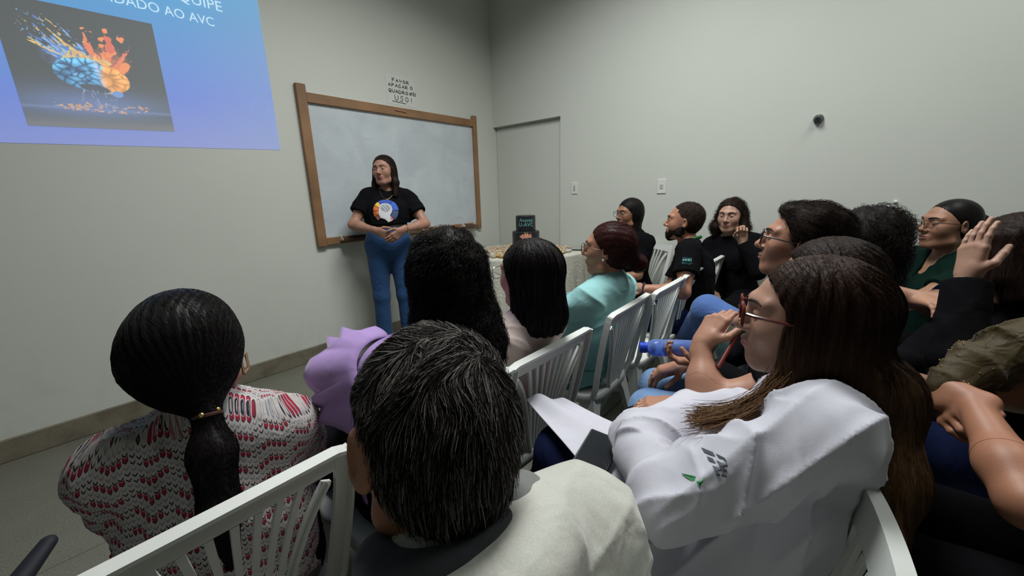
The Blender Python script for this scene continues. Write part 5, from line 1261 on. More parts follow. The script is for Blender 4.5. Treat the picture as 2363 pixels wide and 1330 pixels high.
p.hair_obj(F, 0.006, M_curl, strands=lambda V, Fc, F_: [(grow(F_, V, Fc, 5200, 20, 0.11, comb_down(lilac, 0.1), 0.004, 33, 0.25, curl=(0.0045, 3.4)), 0.00055, 0.0003)])

# ---- 5 dark bob, beige top
M_beige = fabric('beige_pink_cloth', (0.55, 0.455, 0.42), 0.85, 0.4, 0.1, wr=10)
p = bob = Person('person seen from behind with straight black bob, thin glasses and pale beige-pink top', (1.015, 0.94, 0.47), (1.005, 0.790, 1.062), -4, -1, nf=0.040, build=0.92, sh_w=0.158, sc=0.97, skin_c=(0.36, 0.19, 0.13))
p.set_legs(); lap_hands(p); p.body(0.010, 0.004).eyes(M_brow)
p.top(M_beige, o=0.018, sleeve='long', h=0.007, neck=(0.052, 0.03, 0.01), wr=0.0045, loose=0.008, name='top', seed=17)
m = MB(); pts = [p.NB+p.U*(0.036)+p.rt*0.058*math.cos(a)+p.F*(0.058*math.sin(a)+0.008) for a in np.linspace(0, 2*math.pi, 25)]; m.tube(pts, 0.005, 6, cap=False); p.add('neck_trim', m, [plain('trim_red', (0.35, 0.015, 0.03), 0.8)], label='red neckline trim')
p.bottoms(M_djeans); p.shoes(M_shoe); p.glasses(plain('glasses_silver', (0.45, 0.45, 0.45), 0.25, 0.8), 'square', 1.08, y0=0.112)
F = Field(); F.el(p.hloc(0, -0.022, 0.028), V3(0.092, 0.110, 0.098), p.R, 0.03, cut=[(p.hloc(0, 0.066, 0.066), unit(p.R[1]*0.8-p.R[2]*0.6))])
F.rc(p.hloc(0, -0.030, -0.01), p.hloc(0.0, -0.045, -0.130), 0.088, 0.096, 0.03, cut=[(p.hloc(0, 0.022, 0), p.R[1]), (p.hloc(0, 0, -0.188), -p.R[2])])
F.rc(p.hloc(0.05, -0.04, -0.10), p.hloc(0.088, -0.05, -0.185), 0.042, 0.016, 0.03)
F.disp = grooves(p, 0.0022, 30, seed=2)
M_bobh = hairmat('hair_black_straight', (0.0075, 0.0055, 0.0055), rough=0.32, scale=(260, 260, 10))
p.hair_obj(F, 0.005, M_bobh, strands=lambda V, Fc, F_: [(grow(F_, V, Fc, 2200, 8, 0.10, comb_part(bob), 0.001, 41, 0.08), 0.0005, 0.0002)])

# ---- 6 aqua tunic, reddish-brown bun
M_aqua = fabric('aqua_tunic', (0.24, 0.47, 0.47), 0.8, 0.55, 0.1, wr=13)
p = teal = Person('person with reddish-brown hair in a low bun, glasses and aqua tunic on a white chair', (1.58, 0.95, 0.50), (1.590, 0.795, 1.075), -2, -14, tilt=2, nf=0.035, build=1.12, sh_w=0.170, sc=1.0, skin_c=(0.40, 0.20, 0.12))
p.set_legs(); lap_hands(p); p.body(0.010, 0.0038).eyes(M_brow)
p.top(M_aqua, o=0.020, sleeve='long', h=0.0065, neck=(0.052, 0.032, 0.012), wr=0.009, loose=0.012, sl_r=0.014, ka=0.02, name='tunic', seed=23)
p.collar(M_aqua, r=0.058, hgt=0.030, open_=0.8, lay=0.010)
p.bottoms(fabric('green_trousers', (0.10, 0.26, 0.24), 0.85)); p.shoes(M_shoe); p.glasses(plain('glasses_bronze', (0.14, 0.08, 0.05), 0.3, 0.3), 'square', 1.05)
F = Field(); F.el(p.hloc(0, -0.022, 0.030), V3(0.088, 0.107, 0.095), p.R, 0.03, cut=[(p.hloc(0, 0.060, 0.070), unit(p.R[1]*0.8-p.R[2]*0.6))])
F.el(p.hloc(0, -0.045, -0.015), V3(0.078, 0.072, 0.070), p.R, 0.03, cut=[(p.hloc(0, -0.004, 0), p.R[1])]); bc = p.hloc(0.035, -0.128, -0.060)
F.rc(p.hloc(0, -0.08, -0.03), bc, 0.035, 0.025, 0.03); F.el(bc, V3(0.046, 0.040, 0.042), p.R, 0.008)
def bunsw(P): q = P-bc; a = np.arctan2(q[:, 2], q@p.R[0]); r = np.linalg.norm(q, axis=1); return np.where(r < 0.055, 0.0022*np.sin(a*5+r*260), 0.0007*np.sin(((P-bc)/(r[:, None]+1e-3))@V3(30, 20, 40)))
F.disp = bunsw; M_aub = hairmat('hair_auburn_dark', (0.030, 0.0085, 0.0075), rough=0.34, scale=(120, 120, 120), bump=0.25)
def comb_bun(P, N): return bc-P
p.hair_obj(F, 0.0045, M_aub, strands=lambda V, Fc, F_: [(grow(F_, V, Fc, 1800, 6, 0.06, comb_bun, 0.0008, 44, 0.10), 0.0004, 0.0002)])
for k in (-1, 1): m = MB(); m.ball(p.hloc(k*0.085, 0.0, -0.036), 0.0055, 10, 6); p.add('earring', m, [MATS['pearl']])
m = MB(); q0 = p.P+V3(0, 0, 0.09); m.tube([surf([p.tf], q0+(p.rt*math.cos(a)+p.F*math.sin(a))*0.35, -(p.rt*math.cos(a)+p.F*math.sin(a)))+V3(0, 0, 0.0) for a in np.linspace(math.pi, 2*math.pi, 16)], 0.004, 6); p.add('waist_stripe', m, [plain('stripe_green', (0.06, 0.30, 0.16), 0.8)])

# ---- 7 woman in glasses by the wall
p = w7 = Person('person in black top with glasses and long straight black hair by the wall socket', (3.20, 1.36, 0.50), (3.095, 1.375, 1.135), -70, -62, build=0.98, skin_c=(0.33, 0.165, 0.095), sh_w=0.160)
p.set_legs(); lap_hands(p); p.body(0.011, 0.0038, lips=(0.25, 0.09, 0.07)).eyes(M_brow)
p.top(M_black, o=0.012, sleeve='short', h=0.009, name='top'); p.bottoms(M_black, h=0.012); p.shoes(M_shoe, 0.012); p.glasses(plain('glasses_teal', (0.03, 0.07, 0.08), 0.3), 'square', 1.12)
F = Field(); p.hair_cap(F, 0.013, front=(0.070, 0.066), side=0.006); F.rc(p.hloc(0, -0.035, -0.01), p.hloc(0, -0.045, -0.14), 0.086, 0.070, 0.03, cut=[(p.hloc(0, 0.004, 0), p.R[1])]); F.rc(p.hloc(-0.04, -0.03, -0.10), p.hloc(-0.06, -0.01, -0.22), 0.04, 0.03, 0.03)
F.disp = grooves(p, 0.0016, 30); p.hair_obj(F, 0.006, M_bobh)

# ---- 8 bearded man
p = beard = Person('bearded person in black polo with green lanyard leaning forward in profile', (2.52, 0.72, 0.50), (2.640, 0.800, 1.120), -18, -16, tilt=4, male=True, build=1.12, skin_c=(0.45, 0.215, 0.135), sh_w=0.190)
p.P = V3(2.62, 0.70, 0.50); p.set_legs(); 
p.set_arm(-1, (2.26, 0.905, 0.745), pole=(-0.5, -0.4, -0.8), D=(0.3, 0.9, 0.0), N=(0.3, 0, -1), curl=0.5); p.set_arm(1, (2.52, 1.02, 0.66), N=(0, 0, -1), curl=0.5)
p.body(0.007, 0.0034, lips=(0.28, 0.11, 0.09)).eyes(M_brow)
p.top(M_black, o=0.014, sleeve='short', h=0.0075, name='polo_shirt', wr=0.004, sl_r=0.006, seed=30); p.collar(M_black, r=0.060, hgt=0.020, open_=0.9, lay=0.012)
m = MB(); pts = [p.NB+p.U*(0.038-0.030*math.sin(a))+(p.rt*math.cos(a)*0.064+p.F*math.sin(a)*0.068) for a in np.linspace(0, 2*math.pi, 30)]; m.tube(pts, 0.007, 6, cap=False); p.add('lanyard', m, [plain('lanyard_green', (0.04, 0.36, 0.05), 0.6)])
m = MB(); E, W = p.arm[-1]; ring_around(m, W*0.93+E*0.07, W-E, 0.031, 0.007); p.add('wrist_watch', m, [plain('watch_dark', (0.02, 0.025, 0.035), 0.3)])
sl = [( [(x0, y0), (x0+w_, y0), (x0+w_, y0+h_), (x0, y0+h_)], 0) for x0, y0, w_, h_ in [(-0.030, 0.004, 0.010, 0.018), (-0.017, 0.004, 0.010, 0.018), (-0.004, 0.004, 0.014, 0.018), (0.013, 0.002, 0.005, 0.022), (-0.032, -0.008, 0.055, 0.003), (-0.030, -0.016, 0.045, 0.003), (-0.030, 0.026, 0.05, 0.002)]]
ax = unit(p.arm[-1][0]-p.S[-1]); decal(p, [p.tf], p.S[-1]*0.60+p.arm[-1][0]*0.40, unit(np.cross(ax, p.rt)), -ax, sl, [plain('print_teal', (0.03, 0.16, 0.16), 0.7)], 'sleeve_print')
p.bottoms(M_djeans, h=0.011); p.shoes(M_shoe, 0.012)
M_short = hairmat('hair_short_brown', (0.020, 0.012, 0.009), rough=0.5, scale=(300, 300, 300), bump=0.7); M_beard = hairmat('beard_dark', (0.012, 0.008, 0.007), rough=0.6, scale=(350, 350, 350), bump=0.9)
F = Field(); F.el(p.hloc(0, -0.024, 0.038), V3(0.081, 0.099, 0.089), p.R, 0.02, cut=[(p.hloc(0, 0.064, 0.066), unit(p.R[1]*0.85-p.R[2]*0.5))]); F.el(p.hloc(0, -0.032, 0.0), V3(0.0765, 0.078, 0.085), p.R, 0.02, cut=[(p.hloc(0, -0.012, 0), p.R[1]), (p.hloc(0, 0, -0.075), -p.R[2])])
g1 = wavy(0.002, 150, 50); F.disp = g1; p.hair_obj(F, 0.0045, M_short, strands=lambda V, Fc, F_: [(grow(F_, V, Fc, 1600, 3, 0.016, lambda P, N: -beard.R[1]*0.3-beard.R[0]*0.2+N*0.3, 0.002, 61, 0.4), 0.0004, 0.0002)])
def beard_mesh(p, mat, lo=-0.125, name='beard', up=-0.026):
    F = Field(); F.el(p.hloc(0, 0.022, -0.060), V3(0.067, 0.074, 0.056), p.R, 0.02); F.el(p.hloc(0, 0.070, -0.098), V3(0.032, 0.026, 0.028), p.R, 0.03)
    for k in (-1, 1): F.rc(p.hloc(k*0.073, 0.008, -0.012), p.hloc(k*0.064, 0.014, -0.070), 0.009, 0.018, 0.03); F.rc(p.hloc(k*0.004, 0.099, -0.0465), p.hloc(k*0.026, 0.088, -0.060), 0.0062, 0.0062, 0.008)
    F.rc(p.hloc(-0.022, 0.0835, -0.0610), p.hloc(0.022, 0.0835, -0.0610), 0.0135, None, 0.006, sub=True); F.cuts.append((p.hloc(0, 0, up), unit(p.R[2]*0.9-p.R[1]*-0.25)))
    g = wavy(0.0022, 170, 77, 5); F.disp = g; V, Fc = nets(F, 0.004)
    st = grow(F, V, Fc, 1500, 3, 0.012, lambda P, N: DOWN*0.8+N*0.2, 0.001, 62, 0.4); v, f = strand_mesh(st, 0.0004, 0.0002); p.add(name, make_mesh(name, np.concatenate([V, v]), np.concatenate([Fc, f+len(V)]), [mat]), None, kind='stuff')
beard_mesh(p, M_beard)

# ---- 9 woman raising her fist
p = fist = Person('person with curly dark hair and long-sleeved black top raising a fist beside the wall', (3.34, 0.58, 0.50), (3.285, 0.665, 1.120), -78, -84, tilt=-3, build=0.98, skin_c=(0.52, 0.31, 0.225), sh_w=0.158)
p.set_legs(0.40); lap_hands(p); p.set_arm(-1, (3.135, 0.545, 0.955), pole=(0.1, -0.5, -0.8), D=(-0.10, 0.10, 0.98), N=(-0.75, -0.2, 0.0), curl=0.95, thumb=0.9)
p.body(0.011, 0.0034, lips=(0.36, 0.14, 0.12)).eyes(M_brow)
p.top(M_black, o=0.013, sleeve='long', h=0.009, name='top', sl_r=0.006, seed=35); p.bottoms(M_black, h=0.012); p.shoes(M_shoe, 0.012)
m = MB(); D, N = p.hands[-1][0], p.hands[-1][1]; E, W = p.arm[-1]; ring_around(m, W+D*0.105*0.97+unit(np.cross(D, N))*0.0095+unit(N)*0.004, np.cross(unit(N), D)*0+unit(N*1.0+D*0.4), 0.0098, 0.0016, 16); p.add('ring', m, [M_gold2])
F = Field(); p.hair_cap(F, 0.014, front=(0.060, 0.070), side=0.002)
for k in (-1, 1): F.rc(p.hloc(k*0.080, -0.015, 0.015), p.hloc(k*0.098, -0.005, -0.09), 0.026, 0.036, 0.03); F.rc(p.hloc(k*0.098, -0.005, -0.09), p.hloc(k*0.100, 0.0, -0.150), 0.036, 0.018, 0.03)
F.rc(p.hloc(0, -0.05, 0), p.hloc(0, -0.05, -0.13), 0.085, 0.08, 0.03, cut=[(p.hloc(0, -0.01, 0), p.R[1])])
g3 = wavy(0.005, 95, 36, 5); F.disp = g3
M_curlb = hairmat('hair_brown_curly', (0.016, 0.009, 0.007), rough=0.45, scale=(110, 110, 110), bump=0.6)
p.hair_obj(F, 0.005, M_curlb, strands=lambda V, Fc, F_: [(grow(F_, V, Fc, 1100, 16, 0.085, comb_part(fist, 0.4, 0.3, 0.02), 0.006, 38, 0.25, curl=(0.006, 2.6)), 0.0007, 0.0003)])

# ---- 10 man in glasses holding the blue bottle
p = man = Person('person in profile with dark wavy hair, black-rimmed glasses and raised chin above the back row', (1.56, 0.06, 0.52), (1.560, 0.110, 1.145), -12, -6, tilt=9, male=True, build=1.05, skin_c=(0.44, 0.225, 0.145), sh_w=0.185)
p.set_legs(0.46, 0.10); p.set_arm(-1, (1.475, 0.330, 0.698), pole=(-0.5, -0.3, -0.8), D=(-0.35, 0.90, 0.05), N=(0.05, 0.1, 1.0), curls=[0.42, 0.45, 0.48, 0.5], thumb=0.8); p.set_arm(1, p.P+p.fw*0.36+p.rtP*0.05+V3(0, 0, 0.12), N=(0, 0, -1))
p.body(0.010, 0.0034, lips=(0.30, 0.13, 0.11)).eyes(M_brow)
p.top(M_black, o=0.016, sleeve='long', h=0.009, name='sweater', wr=0.005, seed=41); p.bottoms(M_ljeans, o=0.016, h=0.008, name='jeans'); p.shoes(M_shoe, 0.012)
p.glasses(plain('glasses_black', (0.012, 0.012, 0.013), 0.3), 'square', 1.08, r=0.0021)
F = Field(); F.el(p.hloc(0, -0.024, 0.040), V3(0.088, 0.110, 0.096), p.R, 0.02, cut=[(p.hloc(0, 0.052, 0.062), unit(p.R[1]*0.88-p.R[2]*0.46))]); F.el(p.hloc(0, -0.036, -0.01), V3(0.080, 0.084, 0.090), p.R, 0.02, cut=[(p.hloc(0, -0.006, 0), p.R[1])])
F.el(p.hloc(0, 0.045, 0.100), V3(0.045, 0.035, 0.022), p.R, 0.02); g4 = wavy(0.005, 70, 42, 5); F.disp = g4
def comb_man(P, N): q = P-p_man_c; return -man.R[1]*0.8+q*4+DOWN*0.3
p_man_c = p.hloc(0, 0.02, 0.04)
p.hair_obj(F, 0.005, M_hdark, strands=lambda V, Fc, F_: [(grow(F_, V, Fc, 3200, 7, 0.045, comb_man, 0.0035, 43, 0.25, curl=(0.003, 0.8)), 0.0005, 0.0002)])

# ---- 11 curly dark hair behind him
p = curl = Person('person mostly hidden behind the man in glasses, with thick curly black hair', (2.10, 0.02, 0.52), (2.085, -0.035, 1.095), -15, -5, build=1.0)
p.set_legs(0.42, 0.10, knees={-1: (2.16, 0.50, 0.70), 1: (2.20, 0.47, 0.55)}, ankles={-1: (2.42, 0.66, 0.42), 1: (2.18, 0.46, 0.09)}); lap_hands(p, 0.66); p.body(0.014, 0.006)
p.top(M_black, o=0.014, sleeve='long', h=0.011, name='top'); p.bottoms(fabric('mid_blue_denim', (0.065, 0.13, 0.33), 0.85, 0.5, vary=0.2), o=0.020, h=0.009, name='jeans'); p.shoes(M_shoe, 0.012)
F = Field(); p.hair_cap(F, 0.030, front=(0.074, 0.066)); F.rc(p.hloc(0, -0.045, 0.0), p.hloc(0, -0.055, -0.15), 0.105, 0.10, 0.03, cut=[(p.hloc(0, 0.0, 0), p.R[1])])
g5 = wavy(0.009, 75, 46, 5); F.disp = g5; p.hair_obj(F, 0.007, M_curl, strands=lambda V, Fc, F_: [(grow(F_, V, Fc, 1500, 14, 0.08, comb_down(curl, 0.15), 0.008, 47, 0.3, curl=(0.006, 2.6)), 0.0007, 0.0003)])

# ---- 12 woman with the red phone case
p = p12 = Person('person with straight dark hair behind the white coat, bare forearm raised holding a phone', (1.21, 0.03, 0.50), (1.270, 0.030, 1.072), -10, -12, build=1.05, skin_c=(0.45, 0.235, 0.155), sc=0.98)
p.set_legs(0.44, 0.10); p.set_armE(-1, (1.005, 0.222, 0.800), (1.085, 0.258, 0.915), D=(0.42, -0.22, 0.62), N=(0.60, -0.35, -0.55), curls=[0.35, 0.5, 0.55, 0.6], thumb=0.3); p.set_arm(1, (1.22, 0.36, 0.64), N=(0, 0, -1))
p.body(0.006, 0.0032, lips=(0.32, 0.13, 0.11)).eyes(M_brow)
p.top(M_black, o=0.013, sleeve='short', h=0.008, name='top', seed=51); p.bottoms(M_black, o=0.020, h=0.009); p.shoes(M_shoe, 0.012)
F = Field(); F.el(p.hloc(0, -0.022, 0.032), V3(0.094, 0.113, 0.098), p.R, 0.03, cut=[(p.hloc(0, 0.066, 0.066), unit(p.R[1]*0.8-p.R[2]*0.6))]); F.rc(p.hloc(0, -0.035, -0.01), p.hloc(0.0, -0.05, -0.14), 0.090, 0.080, 0.03, cut=[(p.hloc(0, 0.016, 0), p.R[1])])
F.disp = grooves(p, 0.0020, 28, seed=5); p.hair_obj(F, 0.006, M_hdark, strands=lambda V, Fc, F_: [(grow(F_, V, Fc, 1500, 7, 0.09, comb_part(p12), 0.001, 52, 0.08), 0.00045, 0.0002)])

# ---- 13 woman in the white coat
M_coat = fabric('white_coat', (0.52, 0.52, 0.58), 0.75, 0.55, 0.1, wr=9, fine=700)
p = coat = Person('person in white coat with arms crossed, red-framed glasses and long brown hair', (0.74, 0.10, 0.50), (0.926, 0.040, 1.072), -6, -12, tilt=2, build=1.02, sh_w=0.165, skin_c=(0.47, 0.27, 0.19), sc=1.0)
p.set_legs(0.47, 0.08); p.legs[-1] = (p.legs[-1][0], V3(0.830, 0.545, 0.600), V3(0.95, 0.70, 0.30)); p.legs[1] = (p.legs[1][0], V3(0.95, 0.52, 0.55), V3(0.95, 0.53, 0.09))
p.set_armE(-1, (0.615, 0.180, 0.790), (0.800, 0.305, 0.755), D=(0.9, 0.1, -0.05), N=(0.0, -0.9, -0.2), curl=0.35); p.set_armE(1, (0.975, 0.235, 0.755), (0.772, 0.280, 0.770), D=(-0.88, -0.42, 0.12), N=(0.25, -0.65, -0.7), curl=0.35, thumb=0.2)
p.body(0.009, 0.0032, lips=(0.42, 0.16, 0.14)).eyes(M_brow)
def coatx(F, s):
    for k in (-1, 1): a, kn, an = s.legs[k]; F.rc(a, a*0.45+kn*0.55+V3(0, 0, 0.01), 0.100, 0.080, 0.05, cut=(a-V3(0, 0, 0.04), V3(0, 0, -1)))
p.top(M_coat, o=0.022, sleeve='long', h=0.0055, neck=(0.066, 0.04, 0.02), wr=0.0085, loose=0.0, sl_r=0.016, ka=0.015, kl=0.006, ff=30, cuff=0.045, name='white_coat', extra=coatx, seed=61)
p.collar(M_coat, r=0.062, hgt=0.030, open_=0.9, lay=0.018)
# coat skirt swept over the lap and beyond the knee
gx, gy = 22, 16; V = []
cA, cB, cC, cD = V3(0.655, 0.27, 0.665), V3(0.97, 0.30, 0.655), V3(0.930, 0.60, 0.700), V3(0.842, 0.680, 0.722)
for j in range(gy+1):
    for i in range(gx+1):
        u, v = i/gx, j/gy; q = cA*(1-u)*(1-v)+cB*u*(1-v)+cC*u*v+cD*(1-u)*v; q = q+V3(0, 0, 0.008*math.sin(u*9+v*5)*v+0.010*math.sin(math.pi*u)); V.append(q)
Fq = np.array([[j*(gx+1)+i, j*(gx+1)+i+1, (j+1)*(gx+1)+i+1, (j+1)*(gx+1)+i] for j in range(gy) for i in range(gx)])
o = p.add('coat_skirt', make_mesh('coat_skirt', V, Fq, [M_coat]), None); sm = o.modifiers.new('thick', 'SOLIDIFY'); sm.thickness = 0.004; sm.offset = 0; o.modifiers.new('smooth', 'SUBSURF').levels = 1
p.bottoms(M_djeans, o=0.014, h=0.010, name='jeans'); p.shoes(M_shoe, 0.012)
p.glasses(plain('glasses_red_tortoise', (0.10, 0.012, 0.008), 0.2), 'square', 1.12, r=0.0032, y0=0.108)
M_long = hairmat('hair_long_brown', (0.026, 0.013, 0.009), tip=(0.22, 0.12, 0.055), rough=0.34, scale=(230, 230, 9), zr=(1.08, 0.88))
F = Field(); F.el(p.hloc(0, -0.024, 0.030), V3(0.094, 0.113, 0.099), p.R, 0.03, cut=[(p.hloc(0, 0.064, 0.070), unit(p.R[1]*0.85-p.R[2]*0.5))])
F.el(p.hloc(-0.03, -0.03, -0.045), V3(0.068, 0.078, 0.10), p.R, 0.03, cut=[(p.hloc(0, 0.030, 0), p.R[1])]); F.rc(p.hloc(0.01, -0.04, -0.02), p.hloc(0.02, -0.055, -0.17), 0.088, 0.080, 0.03, cut=[(p.hloc(0, 0.024, 0), p.R[1])])
hb = [p.hloc(0.02, -0.055, -0.17), V3(0.915, -0.085, 0.957), V3(0.850, -0.108, 0.835), V3(0.760, -0.120, 0.735)]; F.rc(hb[0], hb[1], 0.074, 0.055, 0.04); F.rc(hb[1], hb[2], 0.055, 0.045, 0.04); F.rc(hb[2], hb[3], 0.045, 0.022, 0.04); F.rc(p.hloc(-0.075, 0.015, -0.02), p.hloc(-0.085, 0.02, -0.16), 0.016, 0.026, 0.03)
F.disp = grooves(p, 0.0026, 24, seed=8)
p.hair_obj(F, 0.0055, M_long, strands=lambda V, Fc, F_: [(grow(F_, V, Fc, 6000, 10, 0.15, comb_part(coat, 0.25, 0.0, 0.01), 0.0012, 63, 0.06), 0.00045, 0.0002)])
lock = []; r_ = np.random.default_rng(66)
for i in range(620):   # blond lock falling forward over the shoulder
    a = p.hloc(-0.080, 0.02, -0.10)+r_.normal(size=3)*0.012; e = V3(0.725, 0.170, 0.905)+r_.normal(size=3)*V3(0.022, 0.010, 0.006); mid = a*0.45+e*0.55+V3(0.02, -0.03, -0.03)+r_.normal(size=3)*0.008; t = np.linspace(0, 1, 9)[:, None]; lock.append(a*(1-t)**2+2*mid*t*(1-t)+e*t*t)
v, f = strand_mesh(np.array(lock), 0.0006, 0.0003); p.add('hair_lock', make_mesh('hair_lock', v, f, [hairmat('hair_blond_tip', (0.15, 0.08, 0.038), rough=0.4)]), None, kind='stuff')
sl = [(line_poly([(-0.035+0.055*math.sin(t)*0.7, 0.012+0.022*math.cos(t)) for t in np.linspace(0.4, 4.2, 12)], 0.004), 0), (line_poly([(-0.02+0.035*math.sin(t)*0.7, 0.010+0.014*math.cos(t)) for t in np.linspace(0.6, 4.4, 10)], 0.003), 0), ([(-0.045, -0.030), (-0.012, -0.016), (-0.028, -0.034)], 2)]
for r0, (y0, ws) in enumerate(((0.020, (9, 5)), (0.010, (5, 8)), (0.000, (7, 4)), (-0.010, (4, 6)))):
    x = 0.012
    for w_ in ws: sl.append(([(x, y0), (x+w_*0.0016, y0), (x+w_*0.0016, y0+0.005), (x, y0+0.005)], 1)); x += w_*0.0016+0.003
decal(p, [p.tf], V3(0.633, 0.139, 0.883), V3(0.646, -0.763, -0.028)*0.7, V3(0.198, 0.132, 0.971)*0.7, sl, [plain('crest_grey', (0.33, 0.35, 0.40), 0.7), plain('crest_ink', (0.05, 0.06, 0.08), 0.7), plain('crest_green', (0.05, 0.25, 0.10), 0.7)], 'coat_emblem', label='embroidered emblem with small dark lettering and a green wedge')

# ---- 14 woman in dark green
p = green = Person('person in dark green short-sleeved blouse with thin glasses and hair pulled back', (2.86, -0.34, 0.50), (2.825, -0.373, 1.120), -30, -32, tilt=2, build=1.05, skin_c=(0.38, 0.20, 0.125), sh_w=0.165)
p.set_legs(); lap_hands(p); p.set_arm(-1, (2.40, -0.03, 0.70), pole=(-0.7, 0, -0.7), N=(0, 0, -1)); p.body(0.010, 0.0036, lips=(0.30, 0.12, 0.10)).eyes(M_brow)
p.top(fabric('bottle_green', (0.003, 0.013, 0.0095), 0.9, 0.4), o=0.013, sleeve='short', h=0.008, name='blouse', vneck=0.12, neck=(0.066, 0.04, 0.02)); p.bottoms(M_black, h=0.012); p.shoes(M_shoe, 0.012); p.glasses(plain('glasses_thin', (0.06, 0.045, 0.04), 0.3, 0.3), 'rect', 1.12)
F = Field(); F.el(p.hloc(0, -0.022, 0.032), V3(0.084, 0.103, 0.092), p.R, 0.03, cut=[(p.hloc(0, 0.058, 0.072), unit(p.R[1]*0.8-p.R[2]*0.6))]); F.el(p.hloc(0, -0.045, -0.01), V3(0.074, 0.070, 0.070), p.R, 0.03, cut=[(p.hloc(0, -0.012, 0), p.R[1])]); F.el(p.hloc(0, -0.125, 0.01), V3(0.045, 0.04, 0.045), p.R, 0.01)
p.hair_obj(F, 0.005, M_sleek)

# ---- 15 navy short sleeves, partly hidden
p = navy = Person('person in navy short-sleeved top whose forearms show before the green blouse', (2.24, -0.42, 0.50), (2.27, -0.50, 1.09), -25, -20, build=1.05, skin_c=(0.46, 0.25, 0.16))
p.set_legs(); p.set_arm(-1, (1.965, -0.13, 0.945), pole=(-0.6, -0.2, -0.8), D=(-0.2, 0.9, 0.1), N=(0.6, 0.1, -0.6), curl=0.3); p.set_arm(1, (1.90, -0.20, 0.915), pole=(0.4, 0.3, -0.8), D=(-0.65, -0.35, 0.05), N=(0, 0.2, -1), curl=0.35)
p.body(0.011, 0.004); p.top(M_navy, o=0.014, sleeve='half', h=0.009, name='top'); p.bottoms(M_djeans, h=0.012); p.shoes(M_shoe, 0.012)
F = Field(); p.hair_cap(F, 0.012); F.rc(p.hloc(0, -0.035, 0), p.hloc(0, -0.04, -0.14), 0.085, 0.07, 0.03, cut=[(p.hloc(0, 0, 0), p.R[1])]); p.hair_obj(F, 0.007, M_hdark)

# ---- 16 woman with her hand at her face
p = handw = Person('person in black long-sleeved top with long dark hair and a hand raised to the face', (1.78, -0.42, 0.50), (1.825, -0.385, 1.105), -20, -25, tilt=-4, roll=-8, build=1.15, skin_c=(0.48, 0.29, 0.21))
p.set_legs(0.44, 0.12); p.set_arm(-1, (1.640, -0.278, 1.062), pole=(-0.55, 0.1, -0.85), D=(0.10, 0.02, 0.97), N=(0.55, -0.80, 0.0), curl=0.12, thumb=0.55, spread=0.05); p.set_arm(1, p.P+p.fw*0.36-p.rtP*0.03+V3(0, 0, 0.24), D=(-0.9, 0.2, 0.0), N=(0, 0.2, -1), curl=0.2)
p.body(0.010, 0.0034).eyes(M_brow); p.top(M_black, o=0.016, sleeve='long', h=0.009, name='top', sl_r=0.01, loose=0.01, seed=71); p.bottoms(M_djeans, o=0.02, h=0.010, name='jeans'); p.shoes(M_shoe, 0.012)
F = Field(); F.el(p.hloc(0, -0.024, 0.030), V3(0.096, 0.114, 0.100), p.R, 0.03, cut=[(p.hloc(0, 0.066, 0.066), unit(p.R[1]*0.8-p.R[2]*0.6))]); F.rc(p.hloc(0, -0.04, -0.01), p.hloc(0.0, -0.06, -0.20), 0.094, 0.085, 0.03, cut=[(p.hloc(0, 0.016, 0), p.R[1])]); F.rc(p.hloc(0, -0.06, -0.2), p.hloc(0, -0.09, -0.36), 0.085, 0.06, 0.03); F.rc(p.hloc(-0.055, 0.040, 0.055), p.hloc(-0.078, 0.045, -0.11), 0.036, 0.034, 0.03); F.rc(p.hloc(-0.02, 0.075, 0.05), p.hloc(-0.06, 0.075, -0.06), 0.022, 0.024, 0.03)
F.disp = grooves(p, 0.0020, 28, seed=15); p.hair_obj(F, 0.006, M_hdark, strands=lambda V, Fc, F_: [(grow(F_, V, Fc, 1300, 8, 0.12, comb_part(handw), 0.001, 72, 0.08), 0.0005, 0.0002)])

# ---- 17 right edge, olive shoulder and crossed arms
p = olive = Person('person at the right edge in olive sequinned shawl over black, bare forearm across the front', (1.16, -0.62, 0.50), (1.20, -0.64, 1.13), 5, -10, build=1.1, skin_c=(0.42, 0.20, 0.12))
p.set_legs(0.44, 0.12); p.set_armE(-1, (0.965, -0.295, 0.800), (1.165, -0.245, 0.885), D=(0.35, 0.75, -0.15), N=(0.7, -0.4, -0.5), curl=0.7, thumb=1.0); p.set_armE(1, (1.40, -0.40, 0.86), (1.235, -0.235, 0.85), D=(-0.9, 0.1, 0), N=(0.1, -0.8, -0.4), curl=0.5)
p.body(0.006, 0.0036); p.top(M_black, o=0.013, sleeve='short', h=0.008, name='top')
M_olive = fabric('olive_sequin_cloth', (0.052, 0.038, 0.015), 0.5, 0.7, 0.1, wr=25)
p.bottoms(M_black, o=0.02, h=0.011); p.shoes(M_shoe, 0.012)
F = Field(); sh = [V3(1.205, -0.212, 0.888), V3(1.255, -0.250, 0.928), V3(1.315, -0.325, 0.975), V3(1.33, -0.42, 1.0), V3(1.30, -0.55, 0.99)]
for i in range(4): F.rc(sh[i], sh[i+1], (0.034, 0.042, 0.052, 0.058)[i], (0.042, 0.052, 0.058, 0.06)[i], 0.02)
F.rc(sh[0]+V3(0.02, 0, -0.02), sh[2]+V3(0.02, 0.02, -0.06), 0.03, 0.045, 0.03); F.disp = folds(0.010, 42, 88, 3); V, Fc = nets(F, 0.006); p.add('shawl', make_mesh('shawl', V, Fc, [M_olive]), None, label='olive shawl with small shiny sequins')
m = MB(); r_ = np.random.default_rng(8); g = F.grad(V[::1])
for i in r_.choice(len(V), 110): m.ball(V[i]+g[i]*0.0008, 0.0017, 6, 4)
p.add('sequins', m, [M_gold2], kind='stuff')
